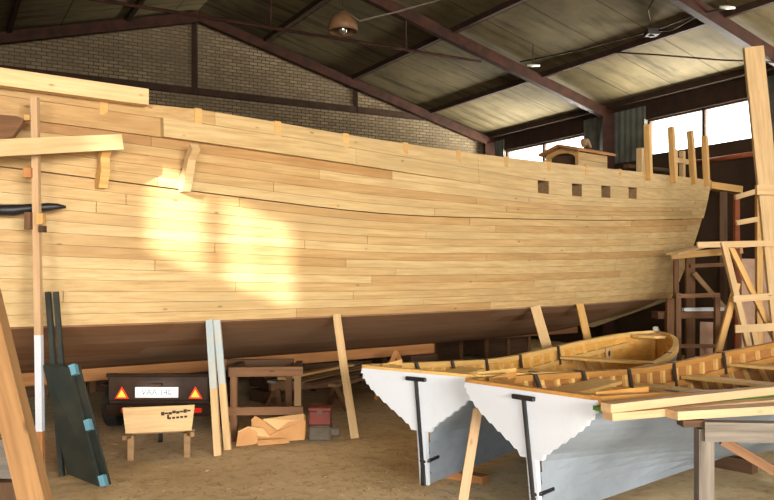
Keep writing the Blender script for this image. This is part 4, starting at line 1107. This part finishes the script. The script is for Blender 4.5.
for (px, py, lab) in ((533, 66, 'whitish porcelain insulator on the rafter above the ship deckhouse'), (727, 8, 'whitish porcelain insulator on the rafter above the tall tilted plank')):
    p = ceil_pt(px, py, .5)
    t = thing('insulator', lab, 'insulator', p)
    bm = bmesh.new(); tube_bm(bm, [(-.14, -.04, 0), (.0, 0, .01), (.16, .05, .02)], [.022, .035, .02], 10); obj('body', bm, M['porcelain'], t, smooth=True)
    bm = bmesh.new(); tube_bm(bm, [(0, 0, .04), (0, 0, .5)], .012, 6); obj('hanger', bm, M['dark_steel'], t)

# ------------------------------------------------------------------ shavings on the floor
bm = bmesh.new()
for i in range(900):
    px, py = R.uniform(90, 480), R.uniform(425, 505)
    p = ground(px, py)
    if (Vector((p.x, p.y)) - Vector((1.2, 6))).length < .4: continue
    a = R.random() * 6.28; l = R.uniform(.01, .045); w_ = R.uniform(.004, .012)
    d = Vector((math.cos(a) * l, math.sin(a) * l, R.uniform(0, .008))); n_ = Vector((-math.sin(a) * w_, math.cos(a) * w_, R.uniform(0, .006)))
    q = p + Vector((0, 0, .004)); vs = [bm.verts.new(x) for x in (q - d, q + n_, q + d, q - n_ + Vector((0, 0, .003)))]; bm.faces.new(vs)
o = obj('wood_shavings', bm, M['pinkish']); o['kind'] = 'stuff'; tag(o, 'wood chips and shavings scattered on the earth floor', 'shavings')

# ------------------------------------------------------------------ light
wd = bpy.data.worlds.new('daylight'); sc.world = wd; wd.use_nodes = True
bgn = wd.node_tree.nodes['Background']; bgn.inputs[0].default_value = (1.0, .98, .95, 1); bgn.inputs[1].default_value = 6.0
phi, te = math.radians(40), .28
el = math.atan(te)
sd = (NU * math.cos(phi) + NV * math.sin(phi)) * math.cos(el) - Vector((0, 0, math.sin(el)))
def lamp(name, typ, W, **kw):
    l = bpy.data.lights.new(name, typ)
    for k, v in kw.items(): setattr(l, k, v)
    o = bpy.data.objects.new(name, l); COL.objects.link(o); o.matrix_basis = W; return o
def aim(loc, d): m = Vector(d).to_track_quat('-Z', 'Y').to_matrix().to_4x4(); m.translation = Vector(loc); return m
lamp('sun', 'SUN', aim((0, 0, 20), sd), energy=21.0, angle=math.radians(1.0), color=(1.0, .97, .90))
um = (DOOR[0] + DOOR[1]) / 2
lamp('door_daylight', 'AREA', aim(S(um, VN + .05, 3.55), NV - Vector((0, 0, .06))), energy=5700, shape='RECTANGLE', size=DOOR[1] - DOOR[0] - .1, size_y=3.3, color=(1.0, .93, .82))
for a, b_ in bays[:3]:
    lamp('window_daylight', 'AREA', aim(S(UR + .2, (a + b_) / 2, (WZ0 + WZ1) / 2), -NU), energy=160, shape='RECTANGLE', size=b_ - a, size_y=WZ1 - WZ0, color=(1.0, .95, .84))
lamp('side_fill', 'AREA', aim(S(UL + .03, (LD0 + LD1) / 2, 1.6), NU * .8 + NV * .6), energy=1350, shape='RECTANGLE', size=LD1 - LD0 - .1, size_y=2.8, color=(1.0, .96, .90))  # added lamp in the added side opening, brightens the white transoms
lamp('yard_bounce_fill', 'AREA', aim(S(UR + 4.5, 11.5, 2.2), -NU + Vector((0, 0, .62))), energy=45000, shape='RECTANGLE', size=24, size_y=4.0, color=(1.0, .95, .82))  # added lamp outside, stands in for ground bounce onto the ceiling
lamp('camera_flash', 'POINT', Matrix.Translation((.03, -.02, CZ + .09)), energy=80, shadow_soft_size=.03, color=(1.0, .97, .93))

lamp('plate_fill', 'AREA', aim((P(157, 0, TY).x, TY - .10, tz(384.0)), (0, .55, -.8)), energy=.35, shape='RECTANGLE', size=.45, size_y=.03)  # added lamp, only brightens the number plate
# ------------------------------------------------------------------ camera
cam = bpy.data.cameras.new('camera'); co = bpy.data.objects.new('camera', cam); COL.objects.link(co)
co.location = (0, 0, CZ); co.rotation_euler = (math.pi / 2, 0, 0)
cam.sensor_width = 36; cam.lens = 36 * F / 774; cam.shift_y = (HY - 250) / 774; cam.clip_start = .05; cam.clip_end = 400
sc.camera = co
sc.view_settings.view_transform = 'Standard'; sc.view_settings.look = 'None'; sc.view_settings.gamma = 1; sc.view_settings.exposure = 0.0
sc.view_settings.use_curve_mapping = False
try:
    sc.cycles.use_denoising = True
    sc.cycles.denoiser = 'OPENIMAGEDENOISE'
    sc.cycles.max_bounces = 8; sc.cycles.diffuse_bounces = 5
    sc.cycles.sample_clamp_indirect = 8
except Exception:
    pass

# repeats of a kind share a group phrase
GROUPS = {'rowing_boat': 'white-sterned rowing boats', 'timber_prop': 'timber props', 'filler_crate': 'added dark crates behind the ship', 'keel_block': 'block stacks under the keel', 'chock': 'chocks under the rowing boats',
          'green_pole': 'dark green poles', 'roof_cable': 'cables under the roof', 'saw_horse': 'saw horses under the ship', 'lumber_trestle': 'weathered trestles under the planks', 'hull_shore': 'thin shores under the hull', 'insulator': 'porcelain insulators'}
for o in COL.objects:
    g = GROUPS.get(o.name.split('.')[0])
    if g and o.parent is None and not o.get('group'): o['group'] = g
